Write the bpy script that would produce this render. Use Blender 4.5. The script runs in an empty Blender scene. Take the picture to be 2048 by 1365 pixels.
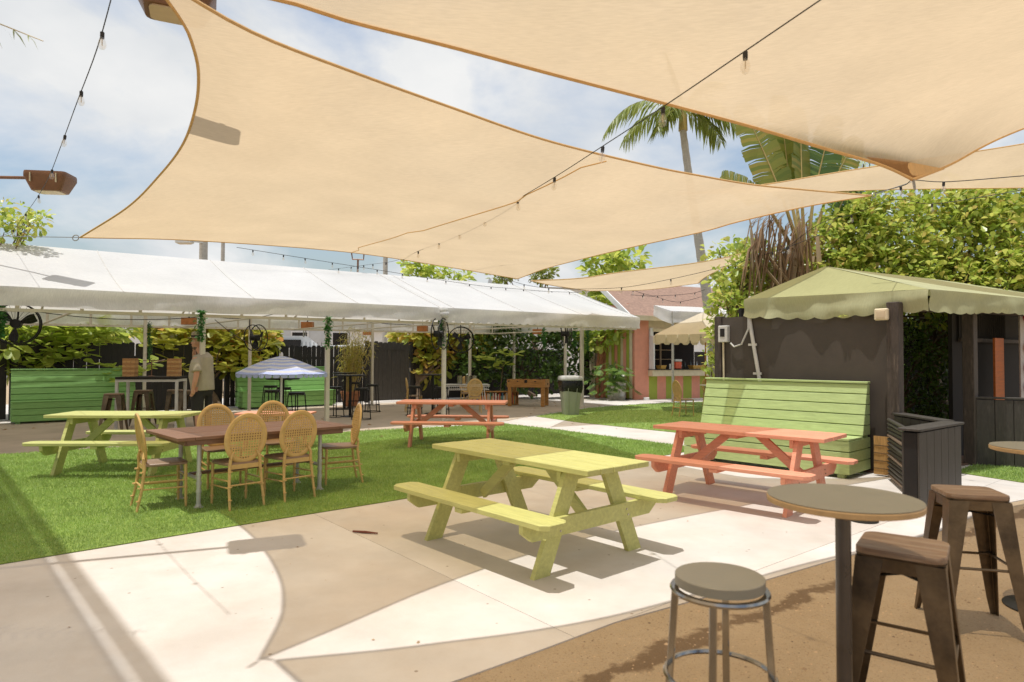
import bpy, math, random
import numpy as np
from mathutils import Vector, Matrix
random.seed(7)
RNG = np.random.default_rng(7)
PI = math.pi
SC = bpy.context.scene
COL = SC.collection
# ------------------------------------------------------------------ camera, sky, sun, exposure
CAM_H, PITCH, ROLL, FPX = 1.524, 0.0261, 0.004, 1313.0
cd = bpy.data.cameras.new('camera'); cam = bpy.data.objects.new('camera', cd); COL.objects.link(cam)
cam.matrix_world = Matrix.Translation((0, 0, CAM_H)) @ Matrix.Rotation(PI/2 + PITCH, 4, 'X') @ Matrix.Rotation(ROLL, 4, 'Z')
cd.sensor_width = 36.0; cd.lens = FPX*36/2048; cd.clip_start = 0.05; cd.clip_end = 2000
cd.dof.use_dof = True; cd.dof.focus_distance = 8.5; cd.dof.aperture_fstop = 2.8
SC.camera = cam
SUNV = Vector((-0.142, -0.088, 1.0)).normalized()
sl = bpy.data.lights.new('sun', 'SUN'); sl.energy = 3.5; sl.angle = math.radians(0.53); sl.color = (1.0, 0.97, 0.92)
so = bpy.data.objects.new('sun', sl); COL.objects.link(so)
so.rotation_euler = (-SUNV).to_track_quat('-Z', 'Y').to_euler()
W = bpy.data.worlds.new('World'); SC.world = W; W.use_nodes = True
nt = W.node_tree; nt.nodes.clear(); N = nt.nodes; Lk = nt.links
wo = N.new('ShaderNodeOutputWorld'); bg = N.new('ShaderNodeBackground'); bg.inputs[1].default_value = 0.15
sky = N.new('ShaderNodeTexSky'); sky.sky_type = 'NISHITA'; sky.sun_disc = False
sky.sun_elevation = math.asin(SUNV.z); sky.sun_rotation = math.radians(238); sky.air_density = 1.3; sky.dust_density = 3.5; sky.ozone_density = 1.0
tc = N.new('ShaderNodeTexCoord'); sx = N.new('ShaderNodeSeparateXYZ'); Lk.new(tc.outputs['Generated'], sx.inputs[0])
ad = N.new('ShaderNodeMath'); ad.operation = 'ADD'; ad.inputs[1].default_value = 0.5; Lk.new(sx.outputs[2], ad.inputs[0])
mx = N.new('ShaderNodeMath'); mx.operation = 'MAXIMUM'; mx.inputs[1].default_value = 0.05; Lk.new(ad.outputs[0], mx.inputs[0])
dv = N.new('ShaderNodeVectorMath'); dv.operation = 'DIVIDE'; Lk.new(tc.outputs['Generated'], dv.inputs[0])
cb = N.new('ShaderNodeCombineXYZ'); [Lk.new(mx.outputs[0], cb.inputs[i]) for i in range(3)]; Lk.new(cb.outputs[0], dv.inputs[1])
n1 = N.new('ShaderNodeTexNoise'); n1.inputs['Scale'].default_value = 2.3; n1.inputs['Detail'].default_value = 9; n1.inputs['Roughness'].default_value = 0.56; n1.inputs['Distortion'].default_value = 0.25
off = N.new('ShaderNodeVectorMath'); off.operation = 'ADD'; off.inputs[1].default_value = (1.9, 3.7, 0.6); Lk.new(dv.outputs[0], off.inputs[0]); Lk.new(off.outputs[0], n1.inputs['Vector'])
rp = N.new('ShaderNodeValToRGB'); rp.color_ramp.elements[0].position = 0.40; rp.color_ramp.elements[1].position = 0.60; Lk.new(n1.outputs[0], rp.inputs[0])
n2 = N.new('ShaderNodeTexNoise'); n2.inputs['Scale'].default_value = 4.5; n2.inputs['Detail'].default_value = 6; Lk.new(off.outputs[0], n2.inputs['Vector'])
rp2 = N.new('ShaderNodeValToRGB'); rp2.color_ramp.elements[0].color = (4.6, 4.75, 4.9, 1); rp2.color_ramp.elements[1].color = (5.6, 5.6, 5.55, 1)
rp2.color_ramp.elements[0].position = .35; rp2.color_ramp.elements[1].position = .65; Lk.new(n2.outputs[0], rp2.inputs[0])
mix = N.new('ShaderNodeMixRGB'); Lk.new(rp.outputs[0], mix.inputs[0]); Lk.new(sky.outputs[0], mix.inputs[1]); Lk.new(rp2.outputs[0], mix.inputs[2])
Lk.new(mix.outputs[0], bg.inputs[0]); Lk.new(bg.outputs[0], wo.inputs[0])
SC.view_settings.view_transform = 'Standard'; SC.view_settings.look = 'None'; SC.view_settings.exposure = 0.1; SC.view_settings.gamma = 1.0
SC.view_settings.use_curve_mapping = False
SC.render.engine = 'CYCLES'
SC.cycles.max_bounces = 10; SC.cycles.diffuse_bounces = 5; SC.cycles.transparent_max_bounces = 12; SC.cycles.transmission_bounces = 6
SC.render.resolution_x = 1024; SC.render.resolution_y = 682

# ------------------------------------------------------------------ helpers
def spot(px, py, d):
    """world point at depth d (metres in front of the entrance) on the sight line of a survey pixel (2048 wide photo)"""
    a, b = px-1024, py-682.5
    x = a*math.cos(ROLL)+b*math.sin(ROLL); y = -a*math.sin(ROLL)+b*math.cos(ROLL)
    u = -y/FPX; c, s = math.cos(PITCH), math.sin(PITCH)
    r = Vector((x/FPX, c-u*s, s+u*c)); return Vector((0, 0, CAM_H)) + r*(d/r.y)
def spotz(px, py, z):
    p = spot(px, py, 1.0) - Vector((0, 0, CAM_H)); return Vector((0, 0, CAM_H)) + p*((z-CAM_H)/p.z)
U = Vector((math.cos(math.radians(39)), math.sin(math.radians(39)), 0)); V = Vector((-U.y, U.x, 0)); Z = Vector((0, 0, 1))

def tag(o, label=None, cat=None, group=None, kind=None):
    if label: o['label'] = label
    if cat: o['category'] = cat
    if group: o['group'] = group
    if kind: o['kind'] = kind
    return o
def empty(name, loc=(0, 0, 0), rz=0, label=None, cat=None, group=None):
    o = bpy.data.objects.new(name, None); COL.objects.link(o); o.location = loc; o.rotation_euler = (0, 0, rz)
    o.empty_display_size = 0.1
    return tag(o, label, cat, group)
def copy_tree(o, parent=None):
    c = o.copy(); COL.objects.link(c); c.parent = parent
    for ch in list(o.children): copy_tree(ch, c)
    return c
def clone(o, loc, rz, label, group=None, scale=None):
    c = copy_tree(o); c.location = loc; c.rotation_euler = (0, 0, rz); c['label'] = label
    if group: c['group'] = group
    if scale: c.scale = (scale,)*3
    return c
class MB:
    def __init__(s): s.v = []; s.f = []; s.m = []; s.mi = 0
    def add(s, vs, fs):
        b = len(s.v); s.v += [tuple(p) for p in vs]; s.f += [tuple(i+b for i in f) for f in fs]; s.m += [s.mi]*len(fs); return s
    def box(s, c, size, R=None, bev=0.0):
        hx, hy, hz = [q/2 for q in size]; c = Vector(c)
        if bev <= 0:
            vs = [Vector((x*hx, y*hy, z*hz)) for z in (-1, 1) for y in (-1, 1) for x in (-1, 1)]
            fs = [(0, 2, 3, 1), (4, 5, 7, 6), (0, 1, 5, 4), (2, 6, 7, 3), (0, 4, 6, 2), (1, 3, 7, 5)]
        else:
            b = min(bev, hx*.9, hy*.9, hz*.9); vs = []; ix = {}
            for x in (-1, 1):
                for y in (-1, 1):
                    for z in (-1, 1):
                        for a in range(3):
                            p = [x*(hx-b), y*(hy-b), z*(hz-b)]; p[a] = (x*hx, y*hy, z*hz)[a]
                            ix[(x, y, z, a)] = len(vs); vs.append(Vector(p))
            fs = []
            for a in range(3):
                o1, o2 = (a+1) % 3, (a+2) % 3
                for sg in (-1, 1):
                    q = []
                    for (p1, p2) in ((-1, -1), (1, -1), (1, 1), (-1, 1)):
                        k = [0, 0, 0]; k[a] = sg; k[o1] = p1; k[o2] = p2; q.append(ix[(*k, a)])
                    fs.append(tuple(q if sg > 0 else q[::-1]))
                for p1 in (-1, 1):
                    for p2 in (-1, 1):
                        k0 = [0, 0, 0]; k0[o1] = p1; k0[o2] = p2
                        A = list(k0); A[a] = -1; B = list(k0); B[a] = 1
                        q = [ix[(*A, o1)], ix[(*B, o1)], ix[(*B, o2)], ix[(*A, o2)]]
                        fs.append(tuple(q if p1*p2 < 0 else q[::-1]))
            for x in (-1, 1):
                for y in (-1, 1):
                    for z in (-1, 1):
                        q = [ix[(x, y, z, a)] for a in range(3)]
                        fs.append(tuple(q if x*y*z > 0 else q[::-1]))
        if R is not None: vs = [R @ p for p in vs]
        return s.add([c+p for p in vs], fs)
    def bar(s, p0, p1, w, h, up=None, bev=0.0):
        p0 = Vector(p0); p1 = Vector(p1); d = (p1-p0); L = d.length; y = d.normalized()
        up = Vector(up) if up else (Vector((0, 0, 1)) if abs(y.z) < .95 else Vector((1, 0, 0)))
        x = y.cross(up).normalized(); z = x.cross(y)
        return s.box((p0+p1)/2, (w, L, h), Matrix((x, y, z)).transposed(), bev)
    def tube(s, pts, r, n=8, caps=True, flat=1.0):
        pts = [Vector(p) for p in pts]; k = len(pts); rr = r if isinstance(r, (list, tuple)) else [r]*k
        vs = []; prev = None
        for i, p in enumerate(pts):
            t = (pts[min(i+1, k-1)]-pts[max(i-1, 0)]).normalized()
            if prev is None:
                a = Vector((0, 0, 1)) if abs(t.z) < .9 else Vector((1, 0, 0)); x = t.cross(a).normalized()
            else: x = (prev-t*prev.dot(t)).normalized()
            prev = x; y = t.cross(x)
            for j in range(n):
                a = 2*PI*j/n; vs.append(p + (x*math.cos(a)+y*math.sin(a)*flat)*rr[i])
        fs = [(i*n+j, i*n+(j+1) % n, (i+1)*n+(j+1) % n, (i+1)*n+j) for i in range(k-1) for j in range(n)]
        if caps: fs += [tuple(range(n))[::-1], tuple(range((k-1)*n, k*n))]
        return s.add(vs, fs)
    def lathe(s, prof, n=20, c=(0, 0, 0), sx=1, sy=1):
        c = Vector(c); k = len(prof); vs = []
        for r, z in prof:
            for j in range(n): vs.append(c+Vector((r*sx*math.cos(2*PI*j/n), r*sy*math.sin(2*PI*j/n), z)))
        fs = [(i*n+j, i*n+(j+1) % n, (i+1)*n+(j+1) % n, (i+1)*n+j) for i in range(k-1) for j in range(n)]
        fs += [tuple(range(n))[::-1], tuple(range((k-1)*n, k*n))]
        return s.add(vs, fs)
    def prism(s, out, z0, z1, M=None):
        n = len(out); vs = [Vector((x, y, z0)) for x, y in out]+[Vector((x, y, z1)) for x, y in out]
        if M is not None: vs = [M @ p for p in vs]
        return s.add(vs, [tuple(range(n))[::-1], tuple(range(n, 2*n))]+[(i, (i+1) % n, n+(i+1) % n, n+i) for i in range(n)])
    def ell(s, c, r, n=12, m=8, R=None):
        c = Vector(c); vs = []
        for i in range(1, m):
            a = PI*i/m
            for j in range(n):
                p = Vector((r[0]*math.sin(a)*math.cos(2*PI*j/n), r[1]*math.sin(a)*math.sin(2*PI*j/n), r[2]*math.cos(a)))
                vs.append(c+(R @ p if R else p))
        t = Vector((0, 0, r[2])); t = R @ t if R else t; vs += [c+t, c-t]
        fs = [(i*n+j, (i+1)*n+j, (i+1)*n+(j+1) % n, i*n+(j+1) % n) for i in range(m-2) for j in range(n)]
        T = len(vs)-2; fs += [(T, j, (j+1) % n) for j in range(n)]+[(T+1, (m-2)*n+(j+1) % n, (m-2)*n+j) for j in range(n)]
        return s.add(vs, fs)
    def mesh(s, name, mat, smooth=False):
        me = bpy.data.meshes.new(name); me.from_pydata(s.v, [], s.f)
        for q in (mat if isinstance(mat, (list, tuple)) else [mat]): me.materials.append(q)
        if any(s.m): me.polygons.foreach_set('material_index', s.m)
        if smooth:
            me.polygons.foreach_set('use_smooth', [True]*len(s.f))
            try: me.set_sharp_from_angle(angle=math.radians(40))
            except Exception: pass
        me.update(); return me
    def build(s, name, mat, parent=None, smooth=False, loc=None):
        return mobj(name, s.mesh(name, mat, smooth), parent, loc)
def mobj(name, me, parent=None, loc=None, rot=None):
    o = bpy.data.objects.new(name, me); COL.objects.link(o)
    if parent: o.parent = parent
    if loc is not None: o.location = loc
    if rot is not None: o.rotation_euler = rot
    return o
def rrect(w, h, r, n=4):
    out = []
    for cx, cy, a0 in ((w/2-r, h/2-r, 0), (-w/2+r, h/2-r, PI/2), (-w/2+r, -h/2+r, PI), (w/2-r, -h/2+r, 1.5*PI)):
        out += [(cx+r*math.cos(a0+PI/2*i/n), cy+r*math.sin(a0+PI/2*i/n)) for i in range(n+1)]
    return out
def chamf(w, h, c): return [(w/2-c, -h/2), (w/2, -h/2+c), (w/2, h/2-c), (w/2-c, h/2), (-w/2+c, h/2), (-w/2, h/2-c), (-w/2, -h/2+c), (-w/2+c, -h/2)]
def arr_mesh(name, verts, faces, mat, smooth=False):
    """fast mesh from numpy arrays; faces: (n,k)"""
    me = bpy.data.meshes.new(name); n, k = faces.shape
    me.vertices.add(len(verts)); me.vertices.foreach_set('co', verts.astype(np.float32).ravel())
    me.loops.add(n*k); me.loops.foreach_set('vertex_index', faces.astype(np.int32).ravel())
    me.polygons.add(n); me.polygons.foreach_set('loop_start', np.arange(0, n*k, k, dtype=np.int32))
    if smooth: me.polygons.foreach_set('use_smooth', np.ones(n, dtype=bool))
    me.materials.append(mat); me.update(calc_edges=True); me.validate(); return me

# ------------------------------------------------------------------ materials
def base_mat(name):
    m = bpy.data.materials.new(name); m.use_nodes = True; n = m.node_tree; n.nodes.clear()
    out = n.nodes.new('ShaderNodeOutputMaterial'); return m, n, out
def pm(name, col, rough=.6, var=.18, scale=6.0, bump=.15, bscale=None, metal=0.0, stretch=None, col2=None, thr=(.4, .7), island=0.0, coat=0.0, spec=.4, detail=6.0, bdist=.004, wear=None, specks=None):
    m, n, out = base_mat(name); X = n.nodes; L = n.links
    b = X.new('ShaderNodeBsdfPrincipled'); L.new(b.outputs[0], out.inputs[0])
    b.inputs['Roughness'].default_value = rough; b.inputs['Metallic'].default_value = metal; b.inputs['Specular IOR Level'].default_value = spec
    if coat: b.inputs['Coat Weight'].default_value = coat
    t = X.new('ShaderNodeTexCoord'); oi = X.new('ShaderNodeObjectInfo')
    ofs = X.new('ShaderNodeVectorMath'); ofs.operation = 'ADD'; L.new(t.outputs['Object'], ofs.inputs[0])
    rs = X.new('ShaderNodeMath'); rs.operation = 'MULTIPLY'; rs.inputs[1].default_value = 37.0; L.new(oi.outputs['Random'], rs.inputs[0]); L.new(rs.outputs[0], ofs.inputs[1])
    mp = X.new('ShaderNodeMapping'); L.new(ofs.outputs[0], mp.inputs[0])
    if stretch: mp.inputs['Scale'].default_value = stretch
    a = X.new('ShaderNodeTexNoise'); a.inputs['Scale'].default_value = scale; a.inputs['Detail'].default_value = detail; a.inputs['Roughness'].default_value = .62; L.new(mp.outputs[0], a.inputs['Vector'])
    r = X.new('ShaderNodeMapRange'); r.inputs[1].default_value = .3; r.inputs[2].default_value = .7; r.inputs[3].default_value = 1-var; r.inputs[4].default_value = 1+var; L.new(a.outputs[0], r.inputs[0])
    c0 = X.new('ShaderNodeRGB'); c0.outputs[0].default_value = (*col, 1); src = c0.outputs[0]
    if col2:
        a2 = X.new('ShaderNodeTexNoise'); a2.inputs['Scale'].default_value = scale*.45; a2.inputs['Detail'].default_value = 8; a2.inputs['Roughness'].default_value = .65; L.new(mp.outputs[0], a2.inputs['Vector'])
        r2 = X.new('ShaderNodeMapRange'); r2.inputs[1].default_value = thr[0]; r2.inputs[2].default_value = thr[1]; L.new(a2.outputs[0], r2.inputs[0])
        mc = X.new('ShaderNodeMixRGB'); L.new(r2.outputs[0], mc.inputs[0]); L.new(src, mc.inputs[1]); mc.inputs[2].default_value = (*col2, 1); src = mc.outputs[0]
    if wear:
        for sc_, lo, hi, wc in wear:
            w1 = X.new('ShaderNodeTexNoise'); w1.inputs['Scale'].default_value = sc_; w1.inputs['Detail'].default_value = 10; w1.inputs['Roughness'].default_value = .7; L.new(mp.outputs[0], w1.inputs['Vector'])
            w2 = X.new('ShaderNodeMapRange'); w2.inputs[1].default_value = lo; w2.inputs[2].default_value = hi; L.new(w1.outputs[0], w2.inputs[0])
            w3 = X.new('ShaderNodeMixRGB'); L.new(w2.outputs[0], w3.inputs[0]); L.new(src, w3.inputs[1]); w3.inputs[2].default_value = (*wc, 1); src = w3.outputs[0]
    if specks:
        for sc_, k_ in ((2.2, .016), (5.5, .012)):
            vo = X.new('ShaderNodeTexVoronoi'); vo.inputs['Scale'].default_value = sc_; L.new(mp.outputs[0], vo.inputs['Vector'])
            w2 = X.new('ShaderNodeMapRange'); w2.inputs[1].default_value = k_*sc_*.6; w2.inputs[2].default_value = k_*sc_; w2.inputs[3].default_value = .7; w2.inputs[4].default_value = 0; L.new(vo.outputs['Distance'], w2.inputs[0])
            w3 = X.new('ShaderNodeMixRGB'); L.new(w2.outputs[0], w3.inputs[0]); L.new(src, w3.inputs[1]); w3.inputs[2].default_value = (*specks, 1); src = w3.outputs[0]
    hs = X.new('ShaderNodeHueSaturation'); L.new(src, hs.inputs['Color']); L.new(r.outputs[0], hs.inputs['Value'])
    if island:
        g = X.new('ShaderNodeNewGeometry'); ir = X.new('ShaderNodeMapRange'); ir.inputs[3].default_value = 1-island; ir.inputs[4].default_value = 1+island; L.new(g.outputs['Random Per Island'], ir.inputs[0])
        mm = X.new('ShaderNodeMath'); mm.operation = 'MULTIPLY'; L.new(r.outputs[0], mm.inputs[0]); L.new(ir.outputs[0], mm.inputs[1]); L.new(mm.outputs[0], hs.inputs['Value'])
    L.new(hs.outputs[0], b.inputs['Base Color'])
    if bump:
        a3 = X.new('ShaderNodeTexNoise'); a3.inputs['Scale'].default_value = bscale or scale*4; a3.inputs['Detail'].default_value = 4; L.new(mp.outputs[0], a3.inputs['Vector'])
        bp = X.new('ShaderNodeBump'); bp.inputs['Strength'].default_value = bump; bp.inputs['Distance'].default_value = bdist; L.new(a3.outputs[0], bp.inputs['Height']); L.new(bp.outputs[0], b.inputs['Normal'])
    rr = X.new('ShaderNodeMapRange'); rr.inputs[3].default_value = max(.05, rough-.1); rr.inputs[4].default_value = min(1, rough+.12); L.new(a.outputs[0], rr.inputs[0]); L.new(rr.outputs[0], b.inputs['Roughness'])
    return m
def leaf_mat(name, cols, trans=.35, rough=.38, patch=False):
    m, n, out = base_mat(name); X = n.nodes; L = n.links
    g = X.new('ShaderNodeNewGeometry'); r = X.new('ShaderNodeValToRGB'); L.new(g.outputs['Random Per Island'], r.inputs[0])
    e = r.color_ramp.elements; e[0].color = (*cols[0], 1); e[1].color = (*cols[-1], 1); e[1].position = 1
    for i, c in enumerate(cols[1:-1]):
        q = e.new((i+1)/(len(cols)-1)); q.color = (*c, 1)
    if patch:
        t_ = X.new('ShaderNodeTexCoord'); n_ = X.new('ShaderNodeTexNoise'); n_.inputs['Scale'].default_value = 1.6; n_.inputs['Detail'].default_value = 9; n_.inputs['Roughness'].default_value = .7; L.new(t_.outputs['Object'], n_.inputs['Vector'])
        m_ = X.new('ShaderNodeMapRange'); m_.inputs[1].default_value = .3; m_.inputs[2].default_value = .7; m_.inputs[3].default_value = .72; m_.inputs[4].default_value = 1.25; L.new(n_.outputs[0], m_.inputs[0])
        h_ = X.new('ShaderNodeHueSaturation'); L.new(r.outputs[0], h_.inputs['Color']); L.new(m_.outputs[0], h_.inputs['Value']); r = h_
    b = X.new('ShaderNodeBsdfPrincipled'); b.inputs['Roughness'].default_value = rough; b.inputs['Specular IOR Level'].default_value = .45; L.new(r.outputs[0], b.inputs['Base Color'])
    t = X.new('ShaderNodeBsdfTranslucent'); hs = X.new('ShaderNodeHueSaturation'); hs.inputs['Value'].default_value = 1.5; hs.inputs['Hue'].default_value = .485; L.new(r.outputs[0], hs.inputs['Color']); L.new(hs.outputs[0], t.inputs[0])
    mx = X.new('ShaderNodeMixShader'); mx.inputs[0].default_value = trans; L.new(b.outputs[0], mx.inputs[1]); L.new(t.outputs[0], mx.inputs[2]); L.new(mx.outputs[0], out.inputs[0])
    return m
def cloth_mat(name, col, trans_col, ft, fp, pcol, wr=.25, wscale=1.2, weave=True):
    """fabric: diffuse + translucent, with open weave share fp letting light straight through"""
    m, n, out = base_mat(name); X = n.nodes; L = n.links
    t = X.new('ShaderNodeTexCoord')
    no = X.new('ShaderNodeTexNoise'); no.inputs['Scale'].default_value = wscale; no.inputs['Detail'].default_value = 5; L.new(t.outputs['Object'], no.inputs['Vector'])
    mr = X.new('ShaderNodeMapRange'); mr.inputs[1].default_value = .3; mr.inputs[2].default_value = .7; mr.inputs[3].default_value = .93; mr.inputs[4].default_value = 1.05; L.new(no.outputs[0], mr.inputs[0])
    n3 = X.new('ShaderNodeTexNoise'); n3.inputs['Scale'].default_value = 14; n3.inputs['Detail'].default_value = 6; mp = X.new('ShaderNodeMapping'); mp.inputs['Scale'].default_value = (1, 9, 1); mp.inputs['Rotation'].default_value = (0, 0, .7); L.new(t.outputs['Object'], mp.inputs[0]); L.new(mp.outputs[0], n3.inputs['Vector'])
    m3 = X.new('ShaderNodeMapRange'); m3.inputs[1].default_value = .3; m3.inputs[2].default_value = .7; m3.inputs[3].default_value = .92; m3.inputs[4].default_value = 1.07; L.new(n3.outputs[0], m3.inputs[0])
    mu = X.new('ShaderNodeMath'); mu.operation = 'MULTIPLY'; L.new(mr.outputs[0], mu.inputs[0]); L.new(m3.outputs[0], mu.inputs[1])
    h1 = X.new('ShaderNodeHueSaturation'); h1.inputs['Color'].default_value = (*col, 1); L.new(mu.outputs[0], h1.inputs['Value'])
    h2 = X.new('ShaderNodeHueSaturation'); h2.inputs['Color'].default_value = (*trans_col, 1); L.new(mu.outputs[0], h2.inputs['Value'])
    bp = X.new('ShaderNodeBump'); bp.inputs['Strength'].default_value = wr; bp.inputs['Distance'].default_value = .03; L.new(no.outputs[0], bp.inputs['Height'])
    d = X.new('ShaderNodeBsdfDiffuse'); L.new(h1.outputs[0], d.inputs[0]); L.new(bp.outputs[0], d.inputs['Normal'])
    tr = X.new('ShaderNodeBsdfTranslucent'); L.new(h2.outputs[0], tr.inputs[0]); L.new(bp.outputs[0], tr.inputs['Normal'])
    m1 = X.new('ShaderNodeMixShader'); m1.inputs[0].default_value = ft; L.new(d.outputs[0], m1.inputs[1]); L.new(tr.outputs[0], m1.inputs[2]); last = m1
    if fp:
        tp = X.new('ShaderNodeBsdfTransparent'); tp.inputs[0].default_value = (*pcol, 1)
        # a knitted mesh closes up when looked at or lit at a slant
        lw = X.new('ShaderNodeLayerWeight'); lw.inputs['Blend'].default_value = .5
        iv = X.new('ShaderNodeMath'); iv.operation = 'SUBTRACT'; iv.inputs[0].default_value = 1.0; L.new(lw.outputs['Facing'], iv.inputs[1])
        pw = X.new('ShaderNodeMath'); pw.operation = 'POWER'; pw.inputs[1].default_value = 1.6; L.new(iv.outputs[0], pw.inputs[0])
        pf_ = X.new('ShaderNodeMath'); pf_.operation = 'MULTIPLY'; pf_.inputs[1].default_value = fp; L.new(pw.outputs[0], pf_.inputs[0])
        m2 = X.new('ShaderNodeMixShader'); L.new(pf_.outputs[0], m2.inputs[0]); L.new(m1.outputs[0], m2.inputs[1]); L.new(tp.outputs[0], m2.inputs[2]); last = m2
    L.new(last.outputs[0], out.inputs[0]); return m
def glass_mat(name, col=(1, 1, 1), rough=.02, fac=.8):
    m, n, out = base_mat(name); X = n.nodes; L = n.links
    g = X.new('ShaderNodeBsdfGlossy'); g.inputs['Roughness'].default_value = rough; t = X.new('ShaderNodeBsdfTransparent'); t.inputs[0].default_value = (*col, 1)
    mx = X.new('ShaderNodeMixShader'); mx.inputs[0].default_value = fac; L.new(g.outputs[0], mx.inputs[1]); L.new(t.outputs[0], mx.inputs[2]); L.new(mx.outputs[0], out.inputs[0]); return m

M = {}
M['concrete'] = pm('concrete', (.60, .565, .525), .85, .10, 1.4, .25, 60, col2=(.54, .485, .425), thr=(.42, .68), specks=(.20, .14, .09), wear=((.55, .50, .72, (.53, .465, .40)), (6.0, .64, .76, (.49, .43, .37))))
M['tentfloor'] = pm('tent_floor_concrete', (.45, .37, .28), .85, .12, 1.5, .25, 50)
M['turf_base'] = pm('turf_backing', (.19, .27, .05), .9, .2, 8, .3)
M['grass'] = leaf_mat('artificial_grass', [(.23, .36, .07), (.32, .46, .14), (.26, .40, .08), (.42, .54, .22)], .28, .5, True)
M['sail'] = cloth_mat('shade_cloth', (.52, .405, .265), (.56, .435, .285), .74, .42, (1, .82, .56))
M['sail_dense'] = cloth_mat('dense_shade_cloth', (.52, .405, .265), (.56, .435, .285), .70, .15, (1, .82, .56))
M['hem'] = pm('sail_hem', (.66, .42, .18), .7, .1, 20, .1)
M['cable'] = pm('dark_cable', (.03, .027, .025), .6, .1, 10, 0)
M['steelcable'] = pm('steel_cable', (.35, .34, .33), .4, .1, 10, 0, metal=.8)
def paint(name, c, chip):
    d = tuple(q*.94 for q in c); l = tuple(min(.85, q*1.05+.015) for q in c)
    return pm(name, c, .5, .13, 5, .6, 40, stretch=(1, 8, 8), col2=d, wear=((3.2, .50, .68, l), (9.0, .71, .74, chip)))
M['yellow'] = paint('yellow_paint', (.53, .52, .18), (.42, .33, .2)); M['yellow2'] = paint('yellow_green_paint', (.49, .51, .18), (.42, .36, .2))
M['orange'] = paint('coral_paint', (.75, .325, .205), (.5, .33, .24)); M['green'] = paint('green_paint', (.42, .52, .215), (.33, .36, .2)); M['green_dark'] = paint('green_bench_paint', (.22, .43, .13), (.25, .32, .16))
M['woodtop'] = pm('brown_stained_wood', (.22, .115, .066), .45, .22, 6, .3, 40, stretch=(1, 10, 10))
M['pipe'] = pm('galvanised_pipe', (.55, .54, .50), .45, .12, 10, .1, metal=.35)
M['cane'] = pm('golden_resin', (.62, .41, .15), .38, .12, 12, .1, coat=.15)
M['seatpad'] = pm('brown_seat', (.30, .20, .13), .42, .15, 8, .1)
M['black'] = pm('black_fence_paint', (.022, .019, .017), .65, .3, 8, .4, 50, stretch=(6, 6, 1))
M['hutwall'] = pm('black_hut_wall', (.072, .058, .046), .6, .12, 3, .1, 40)
M['hutpost'] = pm('weathered_black_post', (.065, .05, .04), .7, .3, 8, .4, 40, stretch=(5, 5, 1), col2=(.14, .11, .085), thr=(.55, .75))
M['plank_black'] = pm('black_planks', (.055, .048, .040), .55, .22, 8, .35, 40, stretch=(5, 5, 1), col2=(.10, .09, .078), thr=(.55, .8))
M['blackmetal'] = pm('black_metal', (.02, .019, .018), .4, .2, 10, .05, metal=.5)
M['gunmetal'] = pm('bronzed_gunmetal', (.16, .115, .07), .36, .3, 7, .1, metal=.75, col2=(.075, .055, .038), thr=(.45, .65))
M['darkwood'] = pm('dark_seat_wood', (.23, .145, .09), .5, .25, 7, .25, 60, stretch=(1, 9, 9), col2=(.33, .24, .17), thr=(.45, .65))
M['steel'] = pm('polished_steel', (.36, .34, .31), .16, .1, 10, .05, metal=.95)
M['greylam'] = pm('grey_laminate', (.25, .235, .19), .42, .06, 10, .06, 200)
M['edgewood'] = pm('laminate_edge', (.50, .33, .16), .5, .12, 20, .1)
M['polegrey'] = pm('dark_steel_pole', (.11, .10, .095), .3, .1, 10, .02, metal=.7)
M['tent'] = cloth_mat('white_vinyl', (.76, .76, .75), (.84, .79, .70), .36, 0, None, .2, .7)
M['tentval'] = cloth_mat('white_vinyl_valance', (.74, .73, .71), (.84, .79, .70), .36, 0, None, .35, 2.2)
M['tentframe'] = pm('cream_frame_paint', (.62, .57, .47), .45, .08, 8, .1)
M['olive'] = cloth_mat('olive_canvas', (.45, .44, .22), (.42, .41, .16), .25, 0, None, .3, 1.8)
M['olive_lit'] = cloth_mat('olive_canvas_lit', (.52, .52, .31), (.44, .43, .2), .25, 0, None, .3, 1.8)  # same canvas as olive; sunlight on sides and valance put into the colour
M['white'] = pm('white_paint', (.74, .73, .71), .5, .06, 5, .1)
M['pink'] = pm('pink_stucco', (.72, .31, .21), .8, .08, 4, .3, 60)
M['lime'] = pm('lime_stucco', (.35, .40, .06), .8, .08, 4, .3, 60)
M['cream'] = pm('cream_paint', (.66, .56, .38), .6, .1, 5, .15)
M['shingle'] = pm('brown_shingle', (.30, .19, .14), .8, .25, 9, .4, 40, island=.2)
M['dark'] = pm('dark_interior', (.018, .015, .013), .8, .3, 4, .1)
M['trunk'] = pm('bark', (.17, .12, .08), .9, .3, 9, .8, 30, stretch=(3, 3, 1), bdist=.01)
M['palmtrunk'] = pm('grey_palm_trunk', (.44, .40, .34), .85, .2, 6, .6, 25, stretch=(1, 1, 7), bdist=.01)
M['seagrape'] = leaf_mat('sea_grape_leaf', [(.18, .29, .05), (.38, .47, .09), (.27, .38, .06), (.50, .54, .12), (.42, .47, .09)], .5, .4)
M['seagrape_y'] = leaf_mat('yellowing_sea_grape_leaf', [(.22, .30, .04), (.44, .44, .07), (.32, .38, .05), (.55, .48, .10), (.50, .28, .07)], .5, .4)
M['clusia'] = leaf_mat('clusia_leaf', [(.12, .20, .03), (.36, .46, .08), (.24, .35, .05), (.46, .54, .12), (.58, .58, .15), (.38, .47, .08), (.50, .38, .12)], .42, .32)
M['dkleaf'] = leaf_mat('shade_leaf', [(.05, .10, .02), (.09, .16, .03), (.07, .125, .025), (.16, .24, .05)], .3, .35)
M['palmleaf'] = leaf_mat('palm_leaflet', [(.14, .19, .03), (.25, .29, .06), (.18, .23, .04)], .35, .4)
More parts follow.
